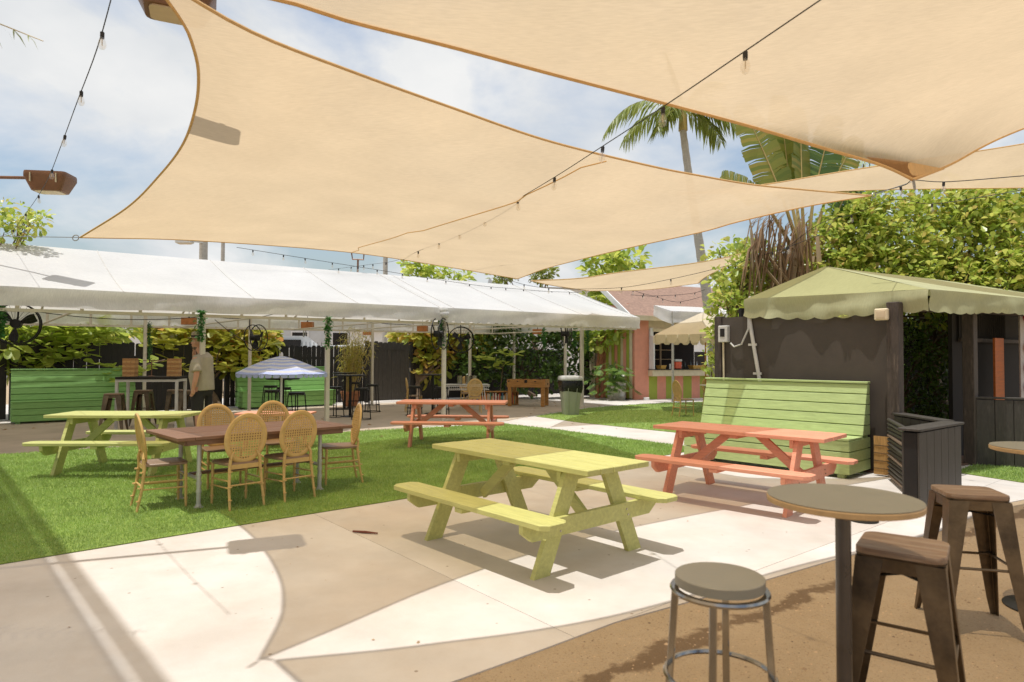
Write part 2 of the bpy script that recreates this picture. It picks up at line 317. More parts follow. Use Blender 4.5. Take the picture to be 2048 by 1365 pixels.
M['banana'] = leaf_mat('traveller_palm_leaf', [(.12, .17, .03), (.27, .27, .05), (.17, .21, .04), (.34, .29, .06)], .42, .35)
M['deadleaf'] = leaf_mat('dead_leaf', [(.38, .26, .14), (.52, .40, .25), (.30, .18, .09)], .25, .7)
M['bamboo_leaf'] = leaf_mat('bamboo_leaf', [(.30, .28, .04), (.42, .36, .06), (.25, .27, .04), (.5, .4, .09)], .4, .4)
M['ivy'] = leaf_mat('ivy_leaf', [(.03, .12, .02), (.07, .22, .05), (.05, .16, .03)], .3, .4)
M['monstera'] = leaf_mat('monstera_leaf', [(.06, .14, .03), (.10, .20, .05), (.22, .28, .05)], .3, .3)
M['stem'] = pm('bamboo_cane', (.45, .34, .12), .5, .2, 8, .1, stretch=(4, 4, 1))
M['reed'] = pm('reed_mat', (.52, .31, .11), .7, .25, 10, .2, stretch=(6, 6, 1), island=.3)
M['terracotta'] = pm('terracotta', (.42, .18, .09), .8, .2, 6, .2)
M['galv'] = pm('galvanised_bin', (.44, .42, .36), .4, .15, 8, .1, metal=.5)
M['foos'] = pm('orange_brown_wood', (.42, .20, .055), .45, .3, 5, .2, 30, stretch=(1, 8, 8))
M['binbody'] = pm('sage_plastic', (.36, .38, .28), .5, .06, 5, .05)
M['binlid'] = pm('grey_plastic_lid', (.48, .48, .45), .5, .06, 5, .05)
M['bag'] = pm('black_bin_bag', (.012, .012, .012), .22, .2, 9, .9, 18, bdist=.02)
M['copper'] = pm('copper_lamp', (.42, .17, .06), .4, .25, 9, .1, metal=.6)
M['bronze'] = pm('bronze_housing', (.20, .10, .055), .45, .15, 6, .05, metal=.3)
M['bulb'] = glass_mat('clear_bulb', (.99, .97, .94), .03, .86)
M['filament'] = pm('filament_stem', (.65, .55, .4), .5, .1, 5, 0)
M['glass'] = glass_mat('window_glass', (.8, .85, .87), .03, .55)
M['blue'] = pm('blue_stripe_cloth', (.38, .43, .66), .8, .08, 10, .1)
M['whitecloth'] = cloth_mat('white_cloth', (.80, .80, .82), (.85, .83, .82), .35, 0, None, .2, 3)
M['creamcloth'] = cloth_mat('cream_umbrella_cloth', (.70, .62, .50), (.78, .62, .42), .3, 0, None, .15, 2)
M['skin'] = pm('skin', (.52, .27, .17), .5, .1, 8, .05)
M['shirt'] = pm('khaki_shirt', (.38, .33, .24), .85, .12, 6, .4, 9, bdist=.02)
M['shorts'] = pm('dark_shorts', (.022, .02, .018), .8, .2, 6, .3, 10)
M['hat'] = pm('straw_hat', (.30, .24, .16), .8, .15, 20, .3)
M['shoe'] = pm('shoe', (.16, .05, .03), .7, .1, 6, .1)
M['red'] = pm('red_paint', (.45, .03, .025), .4, .1, 5, .05)
M['orange_panel'] = pm('orange_wood_panel', (.42, .11, .02), .5, .2, 5, .1, stretch=(1, 1, 6))
M['redjuice'] = pm('red_drink', (.62, .09, .035), .3, .1, 5, 0)
M['yellowbox'] = pm('yellow_tray', (.55, .32, .07), .5, .1, 5, 0)
M['bottle'] = pm('dark_bottle', (.03, .035, .03), .15, .2, 8, 0)
M['boat'] = pm('boat_gelcoat', (.62, .62, .60), .3, .05, 3, 0)
M['house'] = pm('pale_house_wall', (.55, .56, .56), .7, .08, 2, .1)
M['roofgrey'] = pm('grey_roof', (.42, .43, .43), .6, .1, 2, .1)
M['pipe_white'] = pm('white_conduit', (.58, .56, .52), .45, .08, 8, .05)
M['lamp_face'] = pm('lamp_lens', (.62, .50, .34), .3, .1, 8, .05)
M['signwhite'] = pm('sign_board', (.50, .46, .42), .6, .1, 8, .1)
M['sawwood'] = pm('block_wood', (.40, .20, .075), .55, .22, 9, .15, stretch=(1, 7, 7), island=.0)
M['sawwood2'] = pm('pale_block_wood', (.55, .32, .13), .55, .2, 9, .15, stretch=(1, 7, 7))

def dirt_mat():
    m, n, out = base_mat('packed_brown_dirt'); X = n.nodes; L = n.links
    b = X.new('ShaderNodeBsdfPrincipled'); b.inputs['Roughness'].default_value = .92; b.inputs['Specular IOR Level'].default_value = .2; L.new(b.outputs[0], out.inputs[0])
    t = X.new('ShaderNodeTexCoord')
    def noise(sc, det=8, ro=.65):
        a = X.new('ShaderNodeTexNoise'); a.inputs['Scale'].default_value = sc; a.inputs['Detail'].default_value = det; a.inputs['Roughness'].default_value = ro; L.new(t.outputs['Object'], a.inputs['Vector']); return a.outputs[0]
    def mrange(s, a, b_, c, d):
        r = X.new('ShaderNodeMapRange'); L.new(s, r.inputs[0]); r.inputs[1].default_value = a; r.inputs[2].default_value = b_; r.inputs[3].default_value = c; r.inputs[4].default_value = d; return r.outputs[0]
    m1 = X.new('ShaderNodeMixRGB'); L.new(mrange(noise(1.3), .38, .66, 0, 1), m1.inputs[0]); m1.inputs[1].default_value = (.47, .36, .235, 1); m1.inputs[2].default_value = (.40, .30, .19, 1)
    m2 = X.new('ShaderNodeMixRGB'); L.new(mrange(noise(55, 5), .58, .72, 0, .55), m2.inputs[0]); L.new(m1.outputs[0], m2.inputs[1]); m2.inputs[2].default_value = (.52, .38, .22, 1)
    m2b = X.new('ShaderNodeMixRGB'); L.new(mrange(noise(90, 4), .30, .44, .6, 0), m2b.inputs[0]); L.new(m2.outputs[0], m2b.inputs[1]); m2b.inputs[2].default_value = (.15, .085, .04, 1)
    # damp trickle running parallel to the slab edge
    mp = X.new('ShaderNodeMapping'); mp.vector_type = 'TEXTURE'; mp.inputs['Location'].default_value = (1.55, 4.02, 0); mp.inputs['Rotation'].default_value = (0, 0, math.radians(36)); L.new(t.outputs['Object'], mp.inputs[0])
    s = X.new('ShaderNodeSeparateXYZ'); L.new(mp.outputs[0], s.inputs[0])
    w = X.new('ShaderNodeMath'); w.operation = 'MULTIPLY_ADD'; L.new(noise(2.6, 7), w.inputs[0]); w.inputs[1].default_value = .5; w.inputs[2].default_value = -.25
    ya = X.new('ShaderNodeMath'); L.new(s.outputs[1], ya.inputs[0]); L.new(w.outputs[0], ya.inputs[1])
    ab = X.new('ShaderNodeMath'); ab.operation = 'ABSOLUTE'; L.new(ya.outputs[0], ab.inputs[0])
    k = mrange(ab.outputs[0], .035, .075, .75, 0)
    m3 = X.new('ShaderNodeMixRGB'); L.new(k, m3.inputs[0]); L.new(m2b.outputs[0], m3.inputs[1]); m3.inputs[2].default_value = (.125, .075, .04, 1)
    L.new(m3.outputs[0], b.inputs['Base Color'])
    bp = X.new('ShaderNodeBump'); bp.inputs['Strength'].default_value = .9; bp.inputs['Distance'].default_value = .016; L.new(noise(70, 6), bp.inputs['Height']); L.new(bp.outputs[0], b.inputs['Normal'])
    return m
M['dirt'] = dirt_mat()

# ------------------------------------------------------------------ ground, slab, turf
g = MB(); R_ = 900; g.add([(-R_, -R_, -.008), (R_, -R_, -.008), (R_, R_, -.008), (-R_, R_, -.008)], [(0, 1, 2, 3)])
tag(g.build('ground', M['dirt']), kind='structure')
SLAB = [(-9.0, -5.2), (-3.0, .95), (-.9, 2.65), (-.28, 3.13), (.15, 3.47), (.6, 3.84), (1.53, 4.43), (2.65, 5.17), (3.75, 5.85), (5.2, 7.01), (7.6, 8.3), (10.5, 11), (12, 30), (-1, 31), (-17, 20), (-19, 3)]
def clip(poly, p, nrm):
    out = []
    for i in range(len(poly)):
        a = poly[i]; b = poly[(i+1) % len(poly)]
        da = (a[0]-p[0])*nrm[0]+(a[1]-p[1])*nrm[1]; db = (b[0]-p[0])*nrm[0]+(b[1]-p[1])*nrm[1]
        if da >= 0: out.append(a)
        if da*db < 0:
            t = da/(da-db); out.append((a[0]+(b[0]-a[0])*t, a[1]+(b[1]-a[1])*t))
    return out
slab = empty('concrete_slab'); slab['kind'] = 'structure'
org = Vector((.35, 3.63, 0)); ST = 4.6; gap = .002
for i in range(-6, 8):
    for j in range(-6, 9):
        poly = SLAB; c0 = org+U*(i*ST)+V*(j*ST)
        for p, nn in ((c0+U*gap, U), (c0+U*(ST-gap), -U), (c0+V*gap, V), (c0+V*(ST-gap), -V)): poly = clip(poly, p, nn) if poly else poly
        if len(poly) >= 3:
            mb = MB(); mb.prism(poly, -.12, 0); mb.build('slab_panel', M['concrete'], slab)
jb = MB(); jb.prism(SLAB, -.14, -.012); jb.build('slab_bed', M['tentfloor'], slab)
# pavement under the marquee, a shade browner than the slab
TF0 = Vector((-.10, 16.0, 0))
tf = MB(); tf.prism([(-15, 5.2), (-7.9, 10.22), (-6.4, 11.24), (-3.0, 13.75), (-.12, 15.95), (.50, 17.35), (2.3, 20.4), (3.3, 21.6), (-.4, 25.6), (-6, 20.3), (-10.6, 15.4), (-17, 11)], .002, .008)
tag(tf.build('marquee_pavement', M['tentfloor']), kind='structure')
T1 = [(-8.5, .6), (-3.73, 4.84), (-2.42, 6.01), (-1.33, 6.96), (2.83, 10.76), (3.02, 11.4), (1.03, 13.9), (-.15, 15.2), (-3, 13.65), (-6.4, 11.14), (-7.9, 10.1), (-12, 7)]
T2 = [(.62, 17.25), (1.58, 15.65), (3.42, 13.55), (4.9, 11.9), (8, 14), (9.6, 20), (8.94, 24.2), (5.31, 22.7), (3.6, 21.4), (2.42, 20.3)]
T3 = [(6.0, 8.95), (6.35, 8.2), (8.2, 8.2), (8.0, 8.85), (6.72, 9.55)]
def inpoly(pts, poly):
    x, y = pts[:, 0], pts[:, 1]; r = np.zeros(len(pts), bool); n = len(poly)
    for i in range(n):
        x0, y0 = poly[i]; x1, y1 = poly[(i+1) % n]
        c = ((y0 > y) != (y1 > y)) & (x < (x1-x0)*(y-y0)/(y1-y0+1e-12)+x0); r ^= c
    return r
def blades(name, poly, dens_near, label):
    P = np.array(poly); lo, hi = P.min(0), P.max(0); A = (hi-lo).prod()
    n = int(A*dens_near*1.0); q = lo+RNG.random((n, 2))*(hi-lo); q = q[inpoly(q, poly)]
    d = np.hypot(q[:, 0], q[:, 1]); keep = RNG.random(len(q)) < np.clip((5.5/np.maximum(d, .1))**1.5, .07, 1); 
    keep &= np.abs(q[:, 0]) < q[:, 1]*.83+.5
    q = q[keep]; d = d[keep]; n = len(q); sc = np.clip(d/6.0, 1, 2.6)
    h = RNG.uniform(.012, .027, n)*np.clip(sc, 1, 1.5); w = RNG.uniform(.0016, .003, n)*sc*1.25; a = RNG.random(n)*2*PI; le = RNG.uniform(.003, .016, n)*sc; la = RNG.random(n)*2*PI
    b = np.stack([q[:, 0], q[:, 1], np.full(n, .008)], 1); dx = np.stack([np.cos(a)*w, np.sin(a)*w, np.zeros(n)], 1)
    tip = b+np.stack([np.cos(la)*le, np.sin(la)*le, h], 1)
    v = np.stack([b-dx, b+dx, tip], 1).reshape(-1, 3); f = np.arange(3*n).reshape(-1, 3)
    o = mobj(name, arr_mesh(name, v, f, M['grass'])); tag(o, label, 'grass', kind='stuff'); return n
for nm, poly, lab, dn in (('turf_lawn', T1, 'short green artificial grass around the dining table and picnic tables', 9000), ('turf_lawn', T2, 'short green artificial grass in front of the striped bar', 2500), ('turf_mat', T3, 'small green artificial grass mat beside the black half wall', 6000)):
    mb = MB(); mb.prism(poly, .003, .010); tag(mb.build('turf_base', M['turf_base']), kind='structure')
    blades(nm, poly, dn, lab)
# scattered pebbles on the dirt
n = 9000; q = np.stack([RNG.uniform(-.6, 4.6, n), RNG.uniform(2.2, 7.2, n)], 1); q = q[~inpoly(q, SLAB)]; n = len(q)
s = RNG.uniform(.002, .0065, n)*(1+1.2*(RNG.random(n) > .95)); octv = np.array([(1, 0, 0), (0, 1, 0), (-1, 0, 0), (0, -1, 0), (0, 0, .7)]); of = np.array([(0, 1, 4), (1, 2, 4), (2, 3, 4), (3, 0, 4)])
vv = (np.concatenate([q, np.full((n, 1), -.008)], 1)[:, None, :]+octv[None]*s[:, None, None]*RNG.uniform(.7, 1.4, (n, 5, 1))).reshape(-1, 3)
ff = (of[None]+5*np.arange(n)[:, None, None]).reshape(-1, 3)
M['pebble'] = pm('pebbles', (.38, .27, .17), .9, .2, 3, 0, island=.5)
tag(mobj('gravel', arr_mesh('gravel', vv, ff, M['pebble'])), 'loose grit on the brown dirt by the bar stools', 'gravel', kind='stuff')

# ------------------------------------------------------------------ shade sails
def resample(pts, n):
    p = np.array([tuple(q) for q in pts], float)
    # Catmull-Rom densify
    ext = np.vstack([2*p[0]-p[1], p, 2*p[-1]-p[-2]]); out = []
    for i in range(1, len(ext)-2):
        for t in np.linspace(0, 1, 12, endpoint=False):
            a, b, c, d = ext[i-1:i+3]; out.append(.5*((2*b)+(-a+c)*t+(2*a-5*b+4*c-d)*t*t+(-a+3*b-3*c+d)*t**3))
    out.append(p[-1]); o = np.array(out); s = np.r_[0, np.cumsum(np.linalg.norm(np.diff(o, axis=0), axis=1))]
    t = np.linspace(0, s[-1], n); return np.stack([np.interp(t, s, o[:, k]) for k in range(3)], 1)
def sail(name, label, e0, e1, e2, e3, n=44, sag=.06, hem=.013, group=None, cm='sail', seams=()):
    """e0: C00-C10, e1: C10-C11, e2: C01-C11, e3: C00-C01"""
    a, b, c, d = (resample(e, n) for e in (e0, e1, e2, e3)); s = np.linspace(0, 1, n)
    S, T = np.meshgrid(s, s, indexing='ij'); S = S[..., None]; T = T[..., None]
    P = (1-T)*a[:, None]+T*c[:, None]+(1-S)*d[None]+S*b[None]-((1-S)*(1-T)*a[0]+S*(1-T)*a[-1]+(1-S)*T*c[0]+S*T*c[-1])
    P[..., 2] -= sag*np.sin(PI*S[..., 0])*np.sin(PI*T[..., 0])
    i = np.arange(n*n).reshape(n, n); f = np.stack([i[:-1, :-1], i[1:, :-1], i[1:, 1:], i[:-1, 1:]], -1).reshape(-1, 4)
    root = empty(name, tuple(P[0, 0]), 0, label, 'shade sail', group); o0 = np.array(P[0, 0])
    mobj('sail_cloth', arr_mesh('sail_cloth', (P-o0).reshape(-1, 3), f, M[cm], True), root)
    for j in seams: mb = MB(); mb.tube([tuple(q-o0-np.array((0, 0, .004))) for q in P[:, int(j*n)]], .0028, 4); mb.build('panel_seam', M['hem'], root)
    for e in (a, b, c, d):
        mb = MB(); mb.tube([tuple(q-o0) for q in e], hem, 6, flat=1.0); mb.build('hem', M['hem'], root, True)
    for q, w in ((a[0], P[1, 1]), (a[-1], P[-2, 1]), (c[0], P[1, -2]), (c[-1], P[-2, -2])):
        mb = MB(); dr = Vector(q-w).normalized(); x = Vector(q-o0)
        ring = [x+dr*.05+(dr*math.cos(t)+Z*math.sin(t))*.035 for t in np.linspace(0, 2*PI, 11)]; mb.tube(ring, .006, 5); mb.build('corner_ring', M['steelcable'], root, True)
    return root, P
SG = 'sand coloured shade sails over the beer garden'
A1 = Vector((-1.74, 3.05, 3.35)); A2 = Vector((-5.29, 8.0, 2.98)); A3 = Vector((.11, 13.66, 3.18)); A4 = Vector((4.56, 8.3, 3.61))
arc = [A1]+[spotz(px, py, z) for px, py, z in ((362, 40, 3.36), (385, 90, 3.36), (397, 150, 3.36), (390, 220, 3.35), (365, 290, 3.32), (320, 350, 3.26), (255, 415, 3.12))]+[A2]
topA = [A1, (-1.42, 3.49, 3.28), (-1.02, 4.07, 3.32), (-.46, 4.73, 3.35), (.31, 5.45, 3.34), (1.29, 6.15, 3.345), (1.87, 6.53, 3.36), (2.56, 7.02, 3.405), (3.33, 7.55, 3.49), A4]
botA = [A2, spot(400, 482, 9.2), spot(700, 505, 11.6), spot(900, 535, 13.0), A3]
rigA = [A3, spot(1100, 535, 12.4), spot(1240, 500, 9.79), spot(1400, 465, 8.4), spot(1480, 443, 8.15), spot(1620, 412, 8.15), A4]
sA, PA = sail('shade_sail', 'large sand shade sail with curved left edge above the dining table', topA, [A4]+rigA[::-1][1:], botA, arc, 60, .05, .010, SG)
# seam line across that sail, from the propping fork to the far edge
def nearest(P, p): return min(P.reshape(-1, 3), key=lambda q: np.linalg.norm(q-np.array(p)))
sm = MB(); o0 = np.array(sA.location); seam = [spot(703, 500, 11.5), spot(780, 455, 9.9), spot(900, 405, 8.3), spot(1040, 358, 6.9), spot(1215, 310, 5.9)]
seam = [Vector(nearest(PA, Vector(q))-o0)+Vector((0, 0, -.012)) for q in resample(seam, 26)]
sm.tube(seam, .006, 5); sm.build('seam', M['hem'], sA, True)
B1 = Vector((-1.65, 3.05, 3.3)); B2 = spot(1825, 359, 5.72); B3 = Vector((8.6, 8.3, 5.2)); B4 = Vector((2.2, -1.6, 3.5))
lefB = [B1, spot(560, 0, 3.17), spot(700, 43, 3.27), spot(900, 93, 3.43), spot(1100, 147, 3.68), spot(1330, 207, 4.16), spot(1500, 253, 4.62), spot(1650, 298, 5.05), spot(1760, 330, 5.42), B2]
rigB = [B2, spot(1900, 330, 6.3), spot(2048, 257, 6.94), B3]
sB, PB = sail('shade_sail', 'sand shade sail overhead at top right with thick hemmed left edge', lefB, rigB, [B4, (4.6, 3.2, 3.9), B3], [B1, (-.75, 2.0, 3.28), (.6, .1, 3.35), B4], 50, .10, .012, SG)
# doubled corner reinforcement on the low corner of the overhead sail
pt = MB(); oB = np.array(sB.location); cp = [Vector(PB[i, j]-oB)+Vector((0, 0, -.02)) for i, j in ((49, 0), (49, 7), (45, 5), (41, 2))]
pt.add(cp, [(0, 1, 2), (0, 2, 3)]); pt.build('corner_patch', M['hem'], sB)
C1 = spot(1360, 388, 11.5); C2 = spot(1820, 362, 12.6); 
sC, PC = sail('shade_sail', 'narrow distant shade sail above the right hedge', [spot(1360, 388, 9.7), spot(1520, 371, 9.9), spot(1700, 341, 10.0), spot(2048, 288, 10.1), spot(2300, 240, 10.2)], [spot(2300, 240, 10.2), spot(2320, 300, 11), spot(2300, 372, 12)], [spot(1640, 384, 11.2), spot(1800, 379, 11.4), spot(2048, 376, 11.7), spot(2300, 372, 12)], [spot(1360, 388, 9.7), spot(1500, 385, 10.5), spot(1640, 384, 11.2)], 30, 0, .010, SG)
D1 = spot(1062, 562, 14.3); D3 = spot(1396, 567, 18.6); D2 = spot(1512, 501, 14.6)
sD, PD = sail('shade_sail', 'low far shade sail strung from the palm trunk over the walkway', [D1, spot(1160, 557, 14.9), spot(1240, 545, 15.3), spot(1400, 525, 15.2), D2], [D2, spot(1470, 525, 15.8), spot(1415, 552, 17.2), D3], [spot(1180, 582, 19.0), spot(1290, 580, 19.3), D3], [D1, spot(1110, 572, 16.5), spot(1180, 582, 19.0)], 30, .03, .013, SG)
# the high sail whose shade falls over the left of the yard; it hangs above the top of the view
ez = 6.8; es = Vector((-.142*ez, -.088*ez, 0)); e1_, e2_ = Vector((-8.9, 11.15, ez))+es, Vector((1.6, -.4, ez))+es
inn = Vector((-.74, -.67, 0)); 
q0, q1 = e1_+inn*.155, e2_+inn*.155
sE, PE = sail('shade_sail', 'high sand shade sail above the left edge of the yard', [q0, (q0+q1)/2, q1], [q1, q1+Vector((-3, -4, .2)), q1+Vector((-6, -7.5, .4))], [q0+Vector((-7, -2.5, .3)), q0+Vector((-6.2, -9, .3)), q1+Vector((-6, -7.5, .4))], [q0, q0+Vector((-3.5, -1.2, .2)), q0+Vector((-7, -2.5, .3))], 24, .05, .02, SG, 'sail_dense')
eb = MB(); oE = Vector(sE.location); eb.add([e1_-oE, e2_-oE, e2_+inn*.115-oE, e1_+inn*.115-oE], [(0, 1, 2, 3)]); eb.build('edge_band', M['sail_dense'], sE)
# guy wires of the sails
def cable(name, p, q, r, mat, label, cat='cable', sagz=0, group=None):
    mb = MB(); p = Vector(p); q = Vector(q)
    mb.tube([(p.lerp(q, t)-p)-Z*sagz*4*t*(1-t) for t in np.linspace(0, 1, 10)], r, 5); o = mb.build(name, mat, None, True, p)
    return tag(o, label, cat, group)
cable('guy_wire', A2, spot(-60, 472, 9.0), .005, M['steelcable'], 'thin steel wire tying the big sail corner to the left', 'wire')
cable('guy_wire', A4, spot(1830, 362, 9.6), .005, M['steelcable'], 'thin steel wire from the big sail tip towards the hedge', 'wire')
cable('guy_wire', D3, spot(1409, 566, 21.3), .01, M['pipe_white'], 'white cord tying the low sail to the palm trunk', 'wire')
# forked bracket standing on the marquee ridge
fk = empty('ridge_bracket', spot(715, 560, 17.4), 0, 'thin brown forked bracket rising above the white marquee ridge', 'bracket'); F0 = fk.location
mb = MB(); a = [spot(703, 505, 17.4), spot(705, 519, 17.4), spot(727, 520, 17.4), spot(728, 507, 17.4)]; mb.tube([p-F0 for p in a], .02, 6); mb.build('fork', M['bronze'], fk, True)
mb = MB(); mb.tube([spot(716, 519, 17.4)-F0, Vector((0, 0, 0))], .026, 6); mb.build('rod', M['bronze'], fk, True)

# ------------------------------------------------------------------ white marquees
UT = Vector((.766, .643, 0)); VT = Vector((-.643, .766, 0)); JN = Vector((-1.62, 15.5, 0))
def tp(s, y, z): return JN+UT*s+VT*y+Z*z
def ez_(s): return 2.71+.0115*s
def marquee(name, label, s0, s1, posts, scal, end=False):
    root = empty(name, tp(s0, 0, 0), 0, label, 'marquee', 'white marquees along the fence'); O = Vector(root.location)
    n = max(8, int((s1-s0)*2.5)); rise = 1.08
    for nm, ya, yb in (('roof_panel', 0, 3.0), ('roof_panel', 3.0, 6.0)):
        mb = MB(); k = 7; vs = []
        for i in range(n+1):
            s = s0+(s1-s0)*i/n
            for j in range(k+1):
                y = ya+(yb-ya)*j/k; h = 1-abs(y-3)/3
                sagv = .035*math.sin(PI*j/k)*(1-.6*math.cos(2*PI*s/2.6))
                vs.append(tp(s, y, ez_(s)+rise*h-sagv)-O)
        mb.add(vs, [(i*(k+1)+j, (i+1)*(k+1)+j, (i+1)*(k+1)+j+1, i*(k+1)+j+1) for i in range(n) for j in range(k)]); mb.build(nm, M['tent'], root, True)
    def val(pa, pb, za, zb, nm, sc):
        L = (pb-pa).length; m = int(L/.045); vs = []; nrm = (pb-pa).normalized().cross(Z)
        for i in range(m+1):
            t = i/m; p = pa.lerp(pb, t); z = za+(zb-za)*t; x = t*L
            wob = .018*math.sin(x*2.3)+.012*math.sin(x*5.1+1)+.006*math.sin(x*17)
            low = .31+(.045*abs(math.sin(PI*x/.26)) if sc else .012*math.sin(x*3.1))
            for j, fr in enumerate((0, .33, .66, 1)):
                vs.append(p+Z*(z-low*fr)+nrm*(.012+wob*fr*(1 if nm else 1)+.02*math.sin(fr*5+x*1.3))-O)
        mb = MB(); mb.add(vs, [(i*4+j, i*4+j+1, (i+1)*4+j+1, (i+1)*4+j) for i in range(m) for j in range(3)]); mb.build('valance', M['tentval'], root, True)
    val(tp(s0, -.02, 0), tp(s1, -.02, 0), ez_(s0), ez_(s1), 'f', scal); val(tp(s1, 6.02, 0), tp(s0, 6.02, 0), ez_(s1), ez_(s0), 'b', True)
    if end:
        val(tp(s1+.02, 0, 0), tp(s1+.02, 6, 0), ez_(s1), ez_(s1), 'e', True)
        mb = MB(); z = ez_(s1); mb.add([tp(s1, 0, z)-O, tp(s1, 6, z)-O, tp(s1, 3, z+rise)-O], [(0, 1, 2)]); mb.build('gable', M['tent'], root)
    for y in (.12, 5.88):
        for dz in (-.06, -.36):
            mb = MB(); mb.bar(tp(s0, y, ez_(s0)+dz)-O, tp(s1, y, ez_(s1)+dz)-O, .05, .05); mb.build('rail', M['tentframe'], root)
        k = int((s1-s0)/.85)
        for i in range(k+1):
            s = s0+(s1-s0)*(i+.3)/(k+.6); mb = MB(); mb.bar(tp(s, y, ez_(s)-.34)-O, tp(s, y, ez_(s)-.08)-O, .04, .04); mb.build('strut', M['tentframe'], root)
    for i in range(int((s1-s0)/3)+1):
        s = min(s0+.2+i*3.0, s1-.1); mb = MB(); mb.tube([tp(s, .12, ez_(s)-.05)-O, tp(s, 3, ez_(s)+rise-.08)-O, tp(s, 5.88, ez_(s)-.05)-O], .025, 6); mb.tube([tp(s, .12, ez_(s)-.36)-O, tp(s, 5.88, ez_(s)-.36)-O], .02, 6); mb.build('rafter', M['tentframe'], root, True)
    for i in range(int((s1-s0)/2.2)+1):
        s = min(s0+.3+i*2.2, s1-.1); mb = MB(); mb.tube([tp(s, y, ez_(s)+rise*(1-abs(y-3)/3)+.006-.035*math.sin(PI*y/3)*(1-.6*math.cos(2*PI*s/2.6))*(y < 3))-O for y in (0, .5, 1, 1.5, 2, 2.5, 3)], .009, 5); mb.build('roof_seam', M['tentval'], root, True)
    for (s, y, w) in posts:
        p = tp(s, y, 0)-O; mb = MB(); mb.box(p+Z*(ez_(s)-.06)/2, (w, w, ez_(s)-.06), Matrix.Rotation(math.radians(40), 3, 'Z'), .008); mb.box(p+Z*.012, (w*2, w*2, .02), Matrix.Rotation(math.radians(40), 3, 'Z'), .003); mb.build('post', M['tentframe'], root)
    return root
def s_at(px, y):   # where along the marquee the sight line of a survey pixel crosses depth y
    k = (px-1024)/FPX; b = JN+VT*y; return (k*b.y-b.x)/(UT.x-k*UT.y)
marquee('marquee', 'long white marquee on the left along the black fence', -13.5, -.003, [(s_at(405, .15), .15, .085), (s_at(655, .15), .15, .085), (-9.15, .15, .085), (s_at(500, 5.8), 5.8, .075), (s_at(290, 5.8), 5.8, .075), (s_at(745, 5.8), 5.8, .07)], False)
marquee('marquee', 'white marquee with scalloped valance over the foosball table', .003, 7.2, [(s_at(888, .15)+.0, .15, .085), (s_at(940, 5.8), 5.8, .08), (7.0, 5.7, .08), (7.0, 3.0, .08), (6.35, 1.6, .10)], True, True)
# gathered corner knot where the two marquees meet
mb = MB()
for k in range(5): mb.ell(Vector((random.uniform(-.12, .12), random.uniform(-.03, .03), random.uniform(-.08, .08))), (.13, .06, .09), 8, 6)
tag(mb.build('canvas_bunch', M['tent'], None, True, tp(0, -.06, 2.62)), 'bunched white canvas where the two marquees join', 'canvas')

# ------------------------------------------------------------------ floodlights, poles
def floodlight(name, label, c, yaw, arm_to, w=.58, d=.42, h=.2):
    root = empty(name, c, yaw, label, 'floodlight', 'bronze shoebox floodlights'); mb = MB()
    o = rrect(w, d, .06, 3); lo = rrect(w*.72, d*.72, .06, 3); n = len(o)
    vs = [Vector((x, y, .04)) for x, y in o]+[Vector((x, y, -.02)) for x, y in o]+[Vector((x, y, -h)) for x, y in lo]+[Vector((x*.98, y*.98, .07)) for x, y in o]
    mb.add(vs, [(i, n+i, n+(i+1) % n, (i+1) % n) for i in range(n)]+[(n+i, 2*n+i, 2*n+(i+1) % n, n+(i+1) % n) for i in range(n)]+[tuple(range(2*n, 3*n))[::-1], tuple(range(3*n, 4*n))]+[(3*n+i, i, (i+1) % n, 3*n+(i+1) % n) for i in range(n)]); mb.build('housing', M['bronze'], root, True)
    mb = MB(); mb.prism(rrect(w*.6, d*.6, .05, 3), -h-.012, -h+.002); mb.build('lens', M['lamp_face'], root)
    for sx in (-1, 1):
        mb = MB(); mb.bar((sx*w*.3, -d/2-.005, -.12), (sx*w*.3, -d/2-.005, .03), .03, .012); mb.build('clip', M['cream'], root)
    a = Matrix.Rotation(-yaw, 3, 'Z') @ (Vector(arm_to)-Vector(c)); mb = MB(); mb.tube([Vector((0, 0, 0))+a.normalized()*w*.45, a], .028, 8); mb.build('arm', M['bronze'], root, True)
    return root
F1 = Vector((-2.62, 5.02, 4.37)); F2 = Vector((-7.85, 11.08, 4.55))
FP = Vector((-4.35, 4.35, 0)); floodlight('floodlight', 'bronze floodlight partly hidden above the big sail edge', F1, math.radians(25), FP+Z*4.35)
floodlight('floodlight', 'bronze floodlight on an arm at far left above the marquee', F2, math.radians(8), (-11.0, 11.2, 4.62), .66, .45, .24)
def pole(name, label, p, r, h, mat, cat='pole'):
    mb = MB(); mb.tube([(0, 0, 0), (0, 0, h*.5), (0, 0, h)], [r, r*.93, r*.85], 12); return tag(mb.build(name, mat, None, True, p), label, cat)
pole('floodlight_pole', 'bronze pole outside the left of the view carrying a floodlight', FP, .06, 4.4, M['bronze']); pole('floodlight_pole', 'bronze pole beside the marquee carrying the far left floodlight', (-11.0, 11.2, 0), .06, 4.7, M['bronze'])
for px, d, r, top, lab, mt in ((408, 25, .17, 440, 'thick wooden light pole behind the long marquee', 'palmtrunk'), (447, 29, .09, 430, 'thinner grey utility pole right of the light pole', 'palmtrunk'), (771, 31, .13, 505, 'grey utility pole behind the marquee middle', 'palmtrunk'), (37, 21, .05, 440, 'thin red brown pole behind the marquee at far left', 'bronze')):
    p = spot(px, top, d); pole('utility_pole', lab, (p.x, p.y, 0), r, p.z, M[mt])
